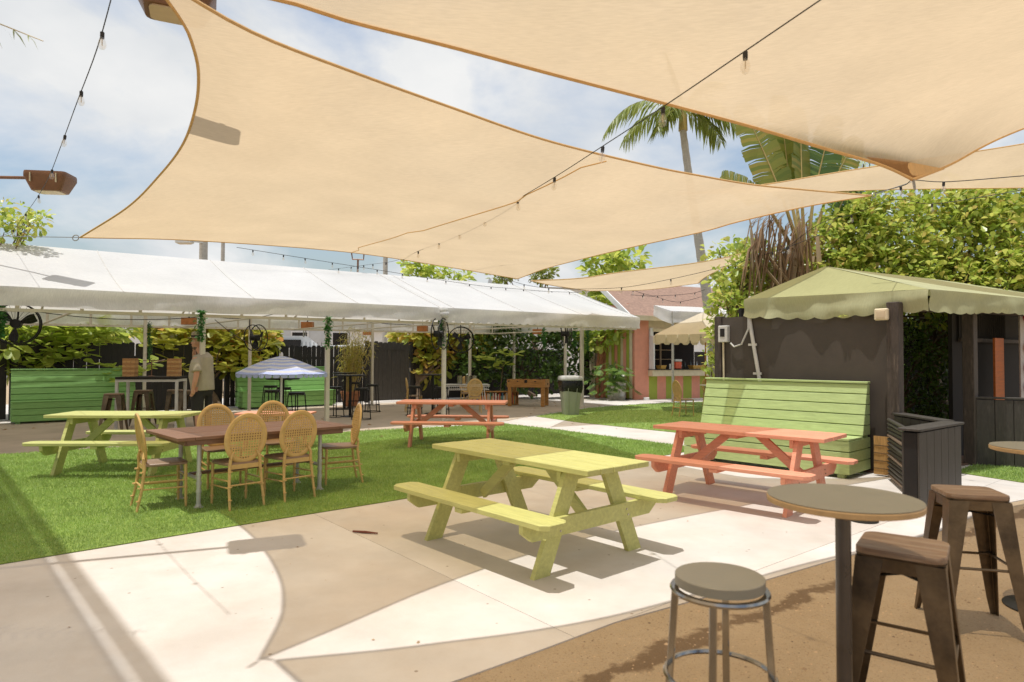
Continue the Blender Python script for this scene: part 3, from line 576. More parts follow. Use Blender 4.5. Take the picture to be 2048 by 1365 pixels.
lp = empty('street_light', spot(369, 484, 24.6), 0, 'grey street lamp head beside the thick wooden pole', 'street light'); mb = MB(); mb.box((0, 0, 0), (.62, .3, .14), None, .04); mb.build('lamp_head', M['pipe_white'], lp); mb = MB(); mb.box((0, 0, -.075), (.45, .2, .03), None, .01); mb.build('lens', M['lamp_face'], lp); mb = MB(); mb.bar((.3, 0, .02), (.62, .35, .02), .05, .05); mb.build('arm', M['pipe_white'], lp)

# ------------------------------------------------------------------ string lights
def bulb_mesh():
    mb = MB(); mb.lathe([(.001, -.135), (.016, -.13), (.028, -.11), (.031, -.09), (.024, -.06), (.015, -.04), (.013, -.03)], 10); b = mb.mesh('bulb', M['bulb'], True)
    mb = MB(); mb.lathe([(.014, -.045), (.016, -.03), (.016, .005), (.008, .012)], 8); s = mb.mesh('socket', M['cable'], True)
    mb = MB(); mb.tube([(0, 0, -.03), (0, 0, -.1)], .004, 5); f = mb.mesh('filament', M['filament']); return b, s, f
BM, SM_, FM = bulb_mesh()
def string(label, pts, n_or_t, r=.006, bs=1.0, n=60):
    c = resample(pts, n); root = empty('string_lights', tuple(c[0]), 0, label, 'string lights', 'bulb strings across the yard'); o = Vector(c[0])
    mb = MB(); mb.tube([Vector(q)-o for q in c], r, 5); mb.build('cord', M['cable'], root, True)
    ts = n_or_t if isinstance(n_or_t, (list, tuple)) else [(i+.5)/n_or_t for i in range(n_or_t)]
    for t in ts:
        q = c[min(n-1, int(round(t*(n-1))))]; p = Vector(q)-o
        b = mobj('bulb', BM, root, p-Z*.01, (random.uniform(-.1, .1), random.uniform(-.1, .1), 0)); b.scale = (bs,)*3
        for nm, me in (('socket', SM_), ('filament', FM)): k = mobj(nm, me, b)
def tpx(c, pxs, n=60):   # parameters along a cord for survey pixels
    cc = resample(c, n); out = []
    for px in pxs: out.append(min(range(n), key=lambda i: abs(1024+FPX*cc[i][0]/cc[i][1]-px))/(n-1))
    return out
c = [spot(1700, -40, 3.0), spot(1500, 96, 3.35), spot(1332, 210, 3.95), spot(1205, 293, 4.9), spot(1112, 353, 5.9), spot(1033, 400, 7.0), spot(970, 434, 8.1), spot(917, 463, 9.3), spot(877, 484, 10.3), spot(836, 503, 11.4), spot(790, 522, 13), spot(735, 530, 15.2), spot(650, 541, 17.5)]
string('bulb string running from the overhead sail down to the marquee ridge', c, tpx(c, (1500, 1332, 1205, 1112, 1033, 970, 917, 877, 836, 804, 770, 745, 725, 700, 675), 120), .0036, .85, 120)
c = [spot(240, -70, 3.6), spot(196, 92, 4.3), spot(154, 205, 5.3), spot(122, 292, 6.5), spot(96, 358, 7.9), spot(70, 402, 9.5), spot(42, 440, 11), spot(20, 465, 12.4), spot(-20, 480, 14)]
string('bulb string falling from top left to the tree beside the marquee', c, tpx(c, (196, 154, 122, 97, 70, 45, 22)), .0036, .8)
c = [spot(800, 531, 14.6), spot(900, 519, 13.6), spot(998, 508, 12.6), spot(1108, 495, 11.8), spot(1240, 479, 11.2), spot(1392, 455, 10.8), spot(1530, 428, 11), spot(1640, 400, 11.4), spot(1730, 384, 12)]
string('bulb string under the far edge of the big sail', c, tpx(c, (900, 998, 1108, 1240, 1392)), .006)
c = [spot(1000, 556, 18.4), spot(1060, 572, 18), spot(1120, 578, 17.2), spot(1238, 576, 16), spot(1340, 559, 15), spot(1450, 533, 13.6), spot(1560, 500, 12.5), spot(1640, 470, 12)]
string('bulb string looping below the low far sail', c, tpx(c, (1050, 1098, 1238, 1340, 1460, 1543, 1580)), .006)
c = [spot(1255, 577, 20), spot(1300, 591, 21), spot(1340, 591, 21.2), spot(1385, 587, 21.3), spot(1410, 580, 21.2)]
string('bulb string in front of the striped bar roof', c, 5, .007)
c = [spot(1262, 590, 19.5), spot(1310, 594, 20.5), spot(1360, 604, 22.0), spot(1440, 583, 23)]
string('short bulb string over the bar awning', c, 4, .007)
c = [tp(-4, 2.4, 4.0), spot(760, 541, 17.5), spot(945, 570, 19), spot(1030, 578, 20), spot(1090, 583, 21), tp(7, 2.4, 3.72)]
string('bulb string lying along the marquee ridge', c, 16, .006)
c = [spot(1725, 392, 9.0), spot(1806, 372, 8.6), spot(1826, 361, 8.4), spot(1893, 364, 8.0), spot(2048, 352, 7.4), spot(2200, 340, 7)]
string('bulb string tied below the overhead sail corner', c, tpx(c, (1806, 1893)), .0055)
c = [spot(1560, 506, 12.4), spot(1640, 448, 11.8), spot(1704, 430, 11.3), spot(1790, 400, 10.6), spot(1870, 408, 10.2), spot(2048, 380, 9.5)]
string('bulb string crossing in front of the right hedge', c, tpx(c, (1580, 1704, 1868)), .0055)

# ------------------------------------------------------------------ furniture builders
def loft(mb, rings):
    n = len(rings[0]); vs = [p for r in rings for p in r]; k = len(rings)
    mb.add(vs, [(i*n+j, i*n+(j+1) % n, (i+1)*n+(j+1) % n, (i+1)*n+j) for i in range(k-1) for j in range(n)]+[tuple(range(n))[::-1], tuple(range((k-1)*n, k*n))])
def chamfer_board(L, w, t, c):
    o = chamf(L, w, c); i = [(x*(1-.008/L*2), y*(1-.008/w*2)) for x, y in o]; mb = MB()
    loft(mb, [[Vector((x, y, -t/2)) for x, y in i], [Vector((x, y, -t/2+.004)) for x, y in o], [Vector((x, y, t/2-.005)) for x, y in o], [Vector((x, y, t/2)) for x, y in i]]); return mb
def picnic(name, label, loc, rz, mat, L=1.87, Wt=.687, Ht=.754, Wo=1.518, Hb=.444, Wf=1.177, xf=.29, group='painted A-frame picnic tables'):
    r = empty(name, loc, rz, label, 'picnic table', group)
    nb = 5; w = Wt/nb
    for i in range(nb):
        LL = L-random.uniform(0, .012); mb = MB(); mb.box((0, 0, 0), (LL, w-.0035, .04), None, .004); mb.build('top_board', mat, r, False, (random.uniform(-.004, .004), -Wt/2+w*(i+.5), Ht-.02+random.uniform(-.0015, .0015)))
    for s in (-1, 1):
        chamfer_board(L, .245, .04, .05).build('bench_board', mat, r, False, (0, s*(Wo/2-.1225), Hb-.02))
        mb = MB(); mb.box((0, 0, 0), (.09, .235, .036), None, .004); mb.build('bench_cleat', mat, r, False, (0, s*(Wo/2-.13), Hb-.06))
    xs = L/2-xf; y0, y1 = Wf/2-.07, Wt/2-.15
    for sx in (-1, 1):
        for sy in (-1, 1):
            mb = MB(); t = .02; hw = .078; z1 = Ht-.042
            q = [(sy*y0-hw, 0), (sy*y0+hw, 0), (sy*y1+hw, z1), (sy*y1-hw, z1)]
            M4 = Matrix(((0, 0, 1, 0), (1, 0, 0, 0), (0, 1, 0, 0), (0, 0, 0, 1))); mb.prism(q, -t, t, M4); mb.build('leg', mat, r, False, (sx*xs, 0, 0))
        mb = MB(); h = .125; e = Wo/2-.02
        mb.prism([(-e, Hb-.042), (-e, Hb-.10), (-e+.09, Hb-.042-h), (e-.09, Hb-.042-h), (e, Hb-.10), (e, Hb-.042)][::-1], -.02, .02, M4); mb.build('bench_beam', mat, r, False, (sx*(xs+.042), 0, 0))
        mb = MB(); mb.box((0, 0, 0), (.04, Wt*.86, .085), None, .004); mb.build('top_cleat', mat, r, False, (sx*(xs-.042), 0, Ht-.0835))
        mb = MB(); mb.bar((sx*.16, 0, Ht-.045), (sx*(xs-.025), 0, Hb-.13), .04, .085, None, .003); mb.build('brace', mat, r)
    mb = MB(); mb.box((0, 0, 0), (.085, Wt*.8, .04), None, .004); mb.build('top_cleat', mat, r, False, (0, 0, Ht-.061))
    for sx in (-1, 1):
        for sy in (-1, 1):
            for dz in (0, .045):
                mb = MB(); mb.tube([(sx*(xs+.060), sy*(.36+dz*.4), Hb-.09-dz), (sx*(xs+.066), sy*(.36+dz*.4), Hb-.09-dz)], .008, 6); mb.build('bolt', M['steel'], r)
    return r
P1 = picnic('picnic_table', 'nearest yellow picnic table standing on the concrete', (.159, 5.435, 0), -.843, M['yellow'])
picnic('picnic_table', 'orange picnic table in front of the big green bench', (2.56, 7.25, 0), -.76, M['orange'], 1.90)
picnic('picnic_table', 'orange picnic table on the lawn beside the marquee, left of the bin', (-1.036, 11.634, .008), -.058, M['orange'], 1.90)
picnic('picnic_table', 'yellow green picnic table on the lawn at far left', (-5.20, 8.903, .008), .029, M['yellow2'], 1.78)
picnic('picnic_table', 'small low orange picnic table mostly hidden behind the cane chairs', (-3.97, 11.1, .008), .03, M['orange'], 1.55).scale = (.78, .78, .78)

def cane_chair(name):
    r = empty(name); mt = M['cane']
    tilt = math.radians(9); cz, cy = .695, -.205
    def bp(a, b): return Vector((a, cy-b*math.sin(tilt), cz+b*math.cos(tilt)))
    mb = MB(); n = 36; rx, rz_ = .195, .235; vs = []; k = 8
    for i in range(n):
        t = 2*PI*i/n; c = (rx*math.cos(t), rz_*math.sin(t)); nn = Vector((math.cos(t)*rz_, math.sin(t)*rx)).normalized()
        for j in range(k):
            a = 2*PI*j/k; q = bp(c[0]+nn.x*.026*math.cos(a), c[1]+nn.y*.026*math.cos(a)); vs.append(q+Vector((0, .014*math.sin(a), 0)))
    mb.add(vs, [(i*k+j, ((i+1) % n)*k+j, ((i+1) % n)*k+(j+1) % k, i*k+(j+1) % k) for i in range(n) for j in range(k)]); mb.build('back_frame', mt, r, True)
    mb = MB(); st = .0268; hw = .0070
    for i in range(-8, 9):
        x = i*st
        if abs(x) < rx-.012: h = rz_*math.sqrt(1-(x/rx)**2)-.004; mb.bar(bp(x, -h), bp(x, h), hw*2, .004, (0, 1, 0))
    for i in range(-10, 11):
        z = i*st
        if abs(z) < rz_-.012: w = rx*math.sqrt(1-(z/rz_)**2)-.004; mb.bar(bp(-w, z)+Vector((0, .003, 0)), bp(w, z)+Vector((0, .003, 0)), .004, hw*2.0)
    mb.build('cane_panel', mt, r)
    mb = MB(); o = [(-.165, -.19), (.165, -.19), (.185, -.1), (.2, .12), (.185, .185), (.12, .205), (-.12, .205), (-.185, .185), (-.2, .12), (-.185, -.1)]
    sc = lambda f: [(x*f, y*f) for x, y in o]
    loft(mb, [[Vector((x, y, .425)) for x, y in sc(.96)], [Vector((x, y, .432)) for x, y in o], [Vector((x, y, .448)) for x, y in o], [Vector((x, y, .456)) for x, y in sc(.95)], [Vector((x, y, .450)) for x, y in sc(.6)]]); mb.build('seat', M['seatpad'], r, True)
    def leg(pts, rr):
        mb = MB(); mb.tube(pts, rr, 8)
        p0, p1 = Vector(pts[0]), Vector(pts[-1])
        for t in (.25, .55, .8): p = p0.lerp(p1, t); d = (p1-p0).normalized(); mb.tube([p-d*.006, p+d*.006], rr[0]*1.22, 8)
        mb.build('leg', mt, r, True)
    for s in (-1, 1):
        leg([(s*.175, .175, .43), (s*.178, .182, 0)], [.0165, .012])
        leg([(s*.15, -.20, .50), (s*.155, -.19, .42), (s*.168, -.215, .2), (s*.175, -.255, 0)], [.0165, .0165, .0145, .012])
        mb = MB(); mb.tube([(s*.15, -.20, .50), (s*.135, -.196, .53), (s*.118, -.192, .565)], [.0155, .014, .012], 8); mb.build('back_post', mt, r, True)
        for z in (.20, .27):
            mb = MB(); mb.tube([(s*.177, .18, z), (s*.168, -.212, z+.01)], .0085, 6); mb.build('stretcher', mt, r, True)
    mb = MB(); mb.tube([(-.178, .18, .31), (.178, .18, .31)], .0085, 6); mb.build('stretcher', mt, r, True)
    mb = MB(); mb.tube([(-.168, -.21, .235), (.168, -.21, .235)], .009, 6); mb.build('stretcher', mt, r, True)
    mb = MB(); mb.bar((-.15, -.185, .415), (.15, -.185, .415), .018, .045); mb.build('seat_rail', mt, r)
    return r
chair0 = cane_chair('cane_back_chair'); tag(chair0, cat='chair', group='golden oval cane-back chairs')
def face(dx, dy): return math.atan2(dy, dx)-PI/2
dU = math.radians(44); CG = 'golden oval cane-back chairs'
spots = [((-3.55, 6.72, .01), math.radians(38), 'cane-back chair at the left end of the brown dining table'),
 ((-2.83, 6.80, .01), math.radians(136), 'cane-back chair at the near side of the dining table, left of two'),
 ((-2.43, 7.18, .01), math.radians(138), 'cane-back chair at the near side of the dining table, right of two'),
 ((-2.10, 8.02, .01), math.radians(205), 'cane-back chair at the right end of the brown dining table'),
 ((-3.42, 7.75, .01), math.radians(-52), 'cane-back chair at the far side of the dining table, left of two'),
 ((-2.97, 8.36, .01), math.radians(-54), 'cane-back chair at the far side of the dining table, right of two'),
 ((-1.05, 18.3, .01), math.radians(100), 'cane-back chair with its oval back to us beside the low bookcase'),
 ((-1.35, 20.2, .01), math.radians(-70), 'cane-back chair behind the tall cups on the marquee table'),
 ((-2.75, 18.6, .01), math.radians(15), 'cane-back chair seen edge-on near the black gate'),
 ((4.55, 17.4, .01), math.radians(18), 'cane-back chair on the far lawn facing right to the round table'),
 ((6.05, 20.1, .01), math.radians(-100), 'cane-back chair behind the round table by the bar')]
for i, (p, a, lab) in enumerate(spots):
    if i == 0: chair0.location = p; chair0.rotation_euler = (0, 0, a-PI/2); chair0['label'] = lab
    else: clone(chair0, p, a-PI/2, lab, CG)

# dining table
dt = empty('dining_table', (-2.87, 7.31, .01), dU, 'long brown plank dining table on white pipe legs', 'table'); TL, TW, TH = 1.88, 1.04, .735
for s in (-1, 1):
    mb = MB(); mb.box((0, 0, 0), (.16, TW, .034), None, .004); mb.build('end_board', M['woodtop'], dt, False, (s*(TL/2-.08), 0, TH-.017)).rotation_euler = (0, 0, 0)
    mb = MB(); mb.box((0, 0, 0), (TL-.2, .03, .05), None, .003); mb.build('apron', M['woodtop'], dt, False, (0, s*(TW/2-.06), TH-.062))
    mb = MB(); mb.box((0, 0, 0), (.03, TW-.13, .05), None, .003); mb.build('apron', M['woodtop'], dt, False, (s*(TL/2-.10), 0, TH-.062))
for i in range(7):
    w = TW/7; mb = MB(); mb.box((0, 0, 0), (TL-.328, w-.004, .032), None, .003); mb.build('plank', M['woodtop'], dt, False, (0, -TW/2+w*(i+.5), TH-.018+random.uniform(-.001, .001)))
for sx in (-1, 1):
    for sy in (-1, 1):
        mb = MB(); p = Vector((sx*.66, sy*.28, 0)); mb.tube([p+Z*.01, p+Z*(TH-.035)], .022, 12)
        for z in (.16, .24, .33): mb.tube([p+Z*(z-.014), p+Z*(z+.014)], .027, 12)
        mb.lathe([(.05, .0), (.05, .006), (.03, .012), (.028, .03)], 14, p); mb.lathe([(.028, TH-.07), (.03, TH-.05), (.05, TH-.042), (.05, TH-.036)], 14, p); mb.build('pipe_leg', M['pipe'], dt, True)
    mb = MB(); mb.tube([(sx*.66, -.28, .285), (sx*.66, .28, .285)], .018, 10); mb.build('cross_pipe', M['pipe'], dt, True)
mb = MB(); mb.box((0, 0, .30), (1.3, .09, .025), None, .003); mb.build('stretcher_board', M['woodtop'], dt)

# ---- foreground bar tables and stools
def bar_table(name, label, p, H, R, group='round bar tables with grey tops', top=None, edge=None, pole=None, plate=.22, pr=.028):
    r = empty(name, p, 0, label, 'bar table', group); mb = MB()
    mb.lathe([(R-.004, H-.004), (R-.001, H-.0005), (.001, H)], 48); mb.build('table_top', top or M['greylam'], r, True)
    mb = MB(); mb.lathe([(R-.012, H-.030), (R, H-.026), (R+.001, H-.008), (R-.003, H-.0035)], 48); mb.build('edge_band', edge or M['edgewood'], r, True)
    mb = MB(); mb.tube([(0, 0, .02), (0, 0, H-.03)], pr, 16); mb.build('pole', pole or M['polegrey'], r, True)
    mb = MB(); mb.lathe([(plate, 0), (plate, .008), (plate*.9, .014), (pr*1.6, .03), (pr, .035)], 30); mb.build('base_plate', M['blackmetal'], r, True)
    mb = MB(); mb.box((0, 0, H-.036), (R*1.1, .06, .012)); mb.box((0, 0, H-.036), (.06, R*1.1, .012)); mb.build('spider', M['blackmetal'], r); return r
bar_table('bar_table', 'round grey-topped bar table in the right foreground', (1.285, 2.56, -.008), 1.0, .275)
bar_table('bar_table', 'round grey bar table cut off by the right frame edge', (3.30, 4.09, -.008), .995, .275)
def ring_stool(name, mseat, mleg, H=.76, R=.155, legs=4, base=.20, sq=True, ringz=.20):
    r = empty(name); mb = MB()
    mb.lathe([(R-.012, H-.036), (R, H-.033), (R, H-.002), (R-.002, H)], 36); mb.build('seat', mseat, r, True)
    mb = MB(); n = 36; o = [(R+.014, H-.058), (R+.018, H-.050), (R+.014, H-.042), (R-.006, H-.043), (R-.006, H-.057)]
    vs = [Vector((a*math.cos(2*PI*j/n), a*math.sin(2*PI*j/n), z)) for a, z in o for j in range(n)]; k = len(o)
    mb.add(vs, [(i*n+j, i*n+(j+1) % n, ((i+1) % k)*n+(j+1) % n, ((i+1) % k)*n+j) for i in range(k) for j in range(n)]); mb.build('seat_ring', mleg, r, True)
    for i in range(legs):
        a = 2*PI*(i+.5)/legs; c, s = math.cos(a), math.sin(a); p0 = Vector((c*(R+.0), s*(R+.0), H-.055)); p1 = Vector((c*base, s*base, 0)); mb = MB()
        if sq: mb.bar(p1, p0, .024, .024, (c, s, 0), .003)
        else: mb.tube([p1, p0], .012, 8)
        mb.build('leg', mleg, r, not sq)
    for z, rr in ((ringz, base+(.012 if sq else -.005)-(base-R)*ringz/H), (.012, None)):
        if rr is None:
            if sq: continue
            rr = base
        mb = MB(); ring = [(rr*math.cos(2*PI*j/36), rr*math.sin(2*PI*j/36), z) for j in range(37)]; mb.tube(ring, .009, 6, False); mb.build('foot_ring', mleg, r, True)
    return r
rs = ring_stool('bar_stool', M['greylam'], M['steel'], .775, .152, 4, .20, True, .43); rs.location = (.73, 2.32, -.008); rs.rotation_euler = (0, 0, math.radians(20))
tag(rs, 'round grey-topped stool with polished steel legs in the foreground', 'bar stool', 'bar stools')
def tolix(name, mseat, mmet, H=.775):
    r = empty(name); o = rrect(.315, .315, .05, 4); sc = lambda f, z: [Vector((x*f, y*f, z)) for x, y in o]
    mb = MB(); loft(mb, [sc(.985, H-.026), sc(1.0, H-.022), sc(1.0, H-.005), sc(.985, H)]); mb.build('seat', mseat, r, True)
    mb = MB(); loft(mb, [sc(.97, H-.085), sc(.97, H-.034), sc(1.0, H-.030), sc(1.0, H-.0275)]); mb.build('seat_pan', mmet, r, True)
    for sx in (-1, 1):
        for sy in (-1, 1):
            def Lp(x, y, w, z, t=.006):
                q = [(0, 0), (-w, 0), (-w, -t), (-t*1.5, -t), (-t, -t*1.5), (-t, -w), (0, -w)]
                q = [(x+sx*a, y+sy*b, z) for a, b in q]; return [Vector(p) for p in (q if sx*sy > 0 else q[::-1])]
            mb = MB(); loft(mb, [Lp(sx*.222, sy*.222, .032, 0), Lp(sx*.212, sy*.212, .046, .10), Lp(sx*.158, sy*.158, .095, H-.09), Lp(sx*.1535, sy*.1535, .10, H-.036)]); mb.build('leg', mmet, r)
    for z, k in ((.22, .195), (.225, .195)):
        pass
    k = .176
    for a, b in (((-k, -k), (k, -k)), ((k, -k), (k, k)), ((k, k), (-k, k)), ((-k, k), (-k, -k))):
        mb = MB(); mb.tube([(a[0], a[1], .37), (a[0]*.9+b[0]*.1, a[1]*.9+b[1]*.1, .37), (a[0]*.1+b[0]*.9, a[1]*.1+b[1]*.9, .37), (b[0], b[1], .37)], [.012, .008, .008, .012], 7); mb.build('foot_bar', mmet, r, True)
    for q in (1, -1):
        mb = MB(); mb.bar((-.13, -.13*q, H-.12), (.13, .13*q, H-.12), .022, .004 if q > 0 else .006); mb.build('cross_brace', M['blackmetal'], r)
    return r
tx = tolix('metal_stool', M['darkwood'], M['gunmetal']); tag(tx, 'nearest gunmetal stool with brown wooden seat at lower right', 'bar stool', 'bar stools'); tx.location = (1.61, 2.72, -.008); tx.rotation_euler = (0, 0, math.radians(-36))
clone(tx, (2.66, 3.84, -.008), math.radians(-14), 'gunmetal stool with wooden seat farther right, left of the cut-off table')

# ------------------------------------------------------------------ plank benches
def green_bench(name, label, p, rz, L, mat, group='green plank box benches'):
    """local: front along +x at y=0, back towards +y"""
    r = empty(name, p, rz, label, 'bench', group)
    fb = .145; yb0, yb1 = .46, .70; H = 1.20; zs = .05+3*fb
    for i in range(3):
        z = .05+fb*(i+.5); mb = MB(); mb.box((0, 0, 0), (L, .022, fb-.011), None, .005); mb.build('front_plank', mat, r, False, (0, .011, z))
        for s in (-1, 1):
            mb = MB(); mb.box((0, 0, 0), (.022, .72, fb-.011), None, .005); mb.build('side_plank', mat, r, False, (s*(L/2-.0095), .385, z))
    for i in range(3):
        w = yb0/3+.012; mb = MB(); mb.box((0, 0, 0), (L, w-.005, .022), None, .003); mb.build('seat_plank', mat, r, False, (0, -.015+w*(i+.5), zs+.011))
    n = 5; hb = (H-zs-.03)/n; sl = (yb1-yb0-.04)/(H-zs)
    for i in range(n):
        z = zs+.025+hb*(i+.5); y = yb0+.02+sl*(z-zs); mb = MB(); mb.box((0, 0, 0), (L, .02, hb*math.sqrt(1+sl*sl)-.011), None, .005); o = mb.build('back_plank', mat, r, False, (0, y, z)); o.rotation_euler = (-math.atan(sl), 0, 0)
        for s in (-1, 1):
            z0, z1 = z-hb/2+.0055, z+hb/2-.0055; q = [(yb0+.035+sl*(z0-zs), z0), (.745, z0), (.745, z1), (yb0+.035+sl*(z1-zs), z1)]
            mb = MB(); mb.prism(q, -.010, .010, Matrix(((0, 0, 1, 0), (1, 0, 0, 0), (0, 1, 0, 0), (0, 0, 0, 1)))); mb.build('side_plank', mat, r, False, (s*(L/2-.011), 0, 0))
    mb = MB(); mb.box((0, 0, 0), (L+.02, .11, .028), None, .004); mb.build('top_cap', mat, r, False, (0, .695, H+.014))
    mb = MB(); mb.box((0, .73, .62), (L-.06, .02, 1.1)); mb.build('back_board', mat, r)
    for s in (-1, 1):
        for y in (.09, .66): mb = MB(); mb.box((0, 0, 0), (.09, .09, .05)); mb.build('foot', mat, r, False, (s*(L/2-.12), y, .025))
    return r
green_bench('plank_bench', 'big lime green plank bench against the black hut wall', (3.465, 9.24, 0), math.radians(-46.9), 2.40, M['green'])
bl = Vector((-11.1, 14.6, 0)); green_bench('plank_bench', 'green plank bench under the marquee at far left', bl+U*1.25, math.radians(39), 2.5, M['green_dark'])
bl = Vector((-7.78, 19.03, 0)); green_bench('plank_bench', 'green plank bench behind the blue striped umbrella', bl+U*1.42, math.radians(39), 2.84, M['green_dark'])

# ------------------------------------------------------------------ black picket fence and gate
def picket_mesh(w, h, t=.02):
    mb = MB(); c = .03; mb.prism([(-w/2, 0), (w/2, 0), (w/2, h-c), (w/2-c, h), (-w/2+c, h), (-w/2, h-c)], -t/2, t/2, Matrix(((1, 0, 0, 0), (0, 0, 1, 0), (0, 1, 0, 0), (0, 0, 0, 1)))); return mb.mesh('picket', M['black'])
PK = [picket_mesh(.138, h) for h in (1.84, 1.86, 1.88)]
def fence(label, a, b, h=1.85):
    a = Vector((*a, 0)); b = Vector((*b, 0)); d = b-a; L = d.length; rz = math.atan2(d.y, d.x); r = empty('picket_fence', a, rz, label, 'fence', 'black picket fence runs'); n = int(L/.143)
    for i in range(n):
        o = mobj('picket', random.choice(PK), r, (.075+i*L/n, random.uniform(-.004, .004), .03), (0, random.uniform(-.008, .008), 0)); o.scale = (random.uniform(.97, 1.025), 1, random.uniform(.995, 1.005))
    for z in (.35, 1.5):
        mb = MB(); mb.box((L/2, .035, z), (L, .04, .09)); mb.build('rail', M['black'], r)
    for i in range(int(L/2.4)+1): mb = MB(); mb.box((min(i*2.4+.05, L-.05), .08, .95), (.09, .09, 1.9)); mb.build('post', M['black'], r)
    return r
fence('black picket fence behind the far left green bench', (-18.9, 7.4), (-11.95, 15.55))
fence('black picket fence between the two back green benches', (-11.9, 15.6), (-8.65, 19.65))
fence('black picket fence behind the striped umbrella', (-8.6, 19.7), (-4.95, 22.4))
fence('black picket fence behind the foosball table and hedge', (-3.55, 23.6), (2.3, 28.2))
gt = empty('gate', (-4.85, 22.3, 0), math.radians(42), 'tall black plank gate beside the bamboo', 'gate')
for i in range(9):
    mb = MB(); h = 2.02+.02*math.sin(i*1.7); mb.prism([(-.085, 0), (.085, 0), (.085, h-.04), (.05, h), (-.05, h), (-.085, h-.04)], -.012, .012, Matrix(((1, 0, 0, 0), (0, 0, 1, 0), (0, 1, 0, 0), (0, 0, 0, 1)))); mb.build('board', M['plank_black'], gt, False, (.09+i*.176, random.uniform(-.003, .003), .05))
mb = MB(); mb.box((.8, -.03, 1.82), (1.3, .03, .05)); mb.build('top_rail', M['plank_black'], gt)
mb = MB(); mb.box((1.62, -.035, 1.1), (.05, .03, .14), None, .01); mb.build('latch', M['steel'], gt)
for x in (-.07, 1.7): mb = MB(); mb.box((x, .03, 1.05), (.11, .11, 2.1)); mb.build('post', M['black'], gt)
ir = empty('iron_railing', (-9.6, 20.9, 0), math.radians(37), 'black iron spiked railing behind the fence in front of the boat', 'railing')
for i in range(34): mb = MB(); mb.tube([(i*.14, 0, 0), (i*.14, 0, 2.02), (i*.14, 0, 2.08)], [.009, .009, .002], 5); mb.build('spike', M['blackmetal'], ir)
for z in (1.86, .3): mb = MB(); mb.box((2.3, 0, z), (4.75, .03, .03)); mb.build('rail', M['blackmetal'], ir)

# ------------------------------------------------------------------ black hut with olive canopy
hut = empty('bar_hut', (5.03, 8.62, 0), 0, 'black walled hut with olive green canvas canopy on the right', 'hut'); HO = Vector(hut.location)
WA, WB = Vector((5.10, 8.76, 0)), Vector((3.46, 10.75, 0)); wd = (WB-WA).normalized(); wn = Vector((-wd.y, wd.x, 0)); wn = wn if wn.dot(Vector((-1, -1, 0))) > 0 else -wn
mb = MB(); mb.bar(WA+Z*1.1-HO, WB+Z*1.1-HO, .06, 2.2); mb.build('wall', M['hutwall'], hut)
pA = Vector((5.03, 8.62, 0)); pB = Vector((6.71, 9.62, 0)); pC = WB+wd*.06
for p, h, w in ((pA, 2.28, .15), (pB, 2.36, .15), (pC, 2.22, .13)):
    mb = MB(); mb.box(p+Z*h/2-HO, (w, w, h), Matrix.Rotation(math.radians(36), 3, 'Z'), .008); mb.build('post', M['hutpost'], hut)
EL = spot(1490, 599, 10.36); ER = spot(1857, 579, 8.38); bdir = Vector((.86, .51, 0)); AP = spot(1650, 533, 10.15)
EL2 = EL+bdir*6; ER2 = ER+bdir*6+Z*.05; AP2 = AP+bdir*5.6
def cloth_quad(nm, a, b, c, d, mat, parent, O, n=16, m=10, amp=.02):
    mb = MB(); vs = []; nr = (b-a).cross(d-a).normalized()
    for i in range(n+1):
        for j in range(m+1):
            s, t = i/n, j/m; p = (a*(1-s)+b*s)*(1-t)+(d*(1-s)+c*s)*t; vs.append(p+nr*(amp*math.sin(PI*s)*math.sin(PI*t)*-1+amp*.25*math.sin(9*s+3*t))-O)
    mb.add(vs, [(i*(m+1)+j, (i+1)*(m+1)+j, (i+1)*(m+1)+j+1, i*(m+1)+j+1) for i in range(n) for j in range(m)]); return mb.build(nm, mat, parent, True)
cloth_quad('canopy_front', EL, ER, AP+Z*.0, AP, M['olive'], hut, HO); cloth_quad('canopy_side', ER, ER2, AP2, AP, M['olive_lit'], hut, HO); cloth_quad('canopy_side', EL2, EL, AP, AP2, M['olive_lit'], hut, HO)
def valance(a, b, h, mat, parent, O, scal, amp, seed=0, out=None):
    L = (b-a).length; m = int(L/.03); nr = (b-a).normalized().cross(Z); nr = nr if out is None or nr.dot(out) > 0 else -nr; vs = []
    ph = [random.uniform(0, 6) for _ in range(4)]; fr = (0, .25, .5, .75, 1)
    for i in range(m+1):
        t = i/m; p = a.lerp(b, t); x = t*L
        w = amp*(.6*math.sin(x*3.7+ph[0])+.5*math.sin(x*9.1+ph[1])+.25*math.sin(x*17+ph[2])); hh = h*(1+.10*math.sin(x*2.2+ph[3]))+scal*abs(math.sin(PI*x/.28))
        for f in fr: vs.append(p-Z*hh*f+nr*(.02+w*f**1.3+.35*amp*math.sin(f*7+x*2))-O)
    k = len(fr); mb = MB(); mb.add(vs, [(i*k+j, i*k+j+1, (i+1)*k+j+1, (i+1)*k+j) for i in range(m) for j in range(k-1)]); return mb.build('valance', mat, parent, True)
valance(EL, ER, .29, M['olive_lit'], hut, HO, .035, .05, 1, Vector((-1, -1, 0))); valance(ER, ER2, .26, M['olive_lit'], hut, HO, .02, .03, 2, Vector((1, -1, 0)))
for a, b in ((EL, ER), (ER, ER2), (EL, EL2), (AP, AP2), (EL, AP), (ER, AP)): mb = MB(); mb.tube([a-Z*.10-HO+(b-a).normalized()*.05+Vector((.12, .12, 0)), b-Z*.10-HO-(b-a).normalized()*.05+Vector((.12, .12, 0))], .022, 6); mb.build('canopy_frame', M['blackmetal'], hut, True)
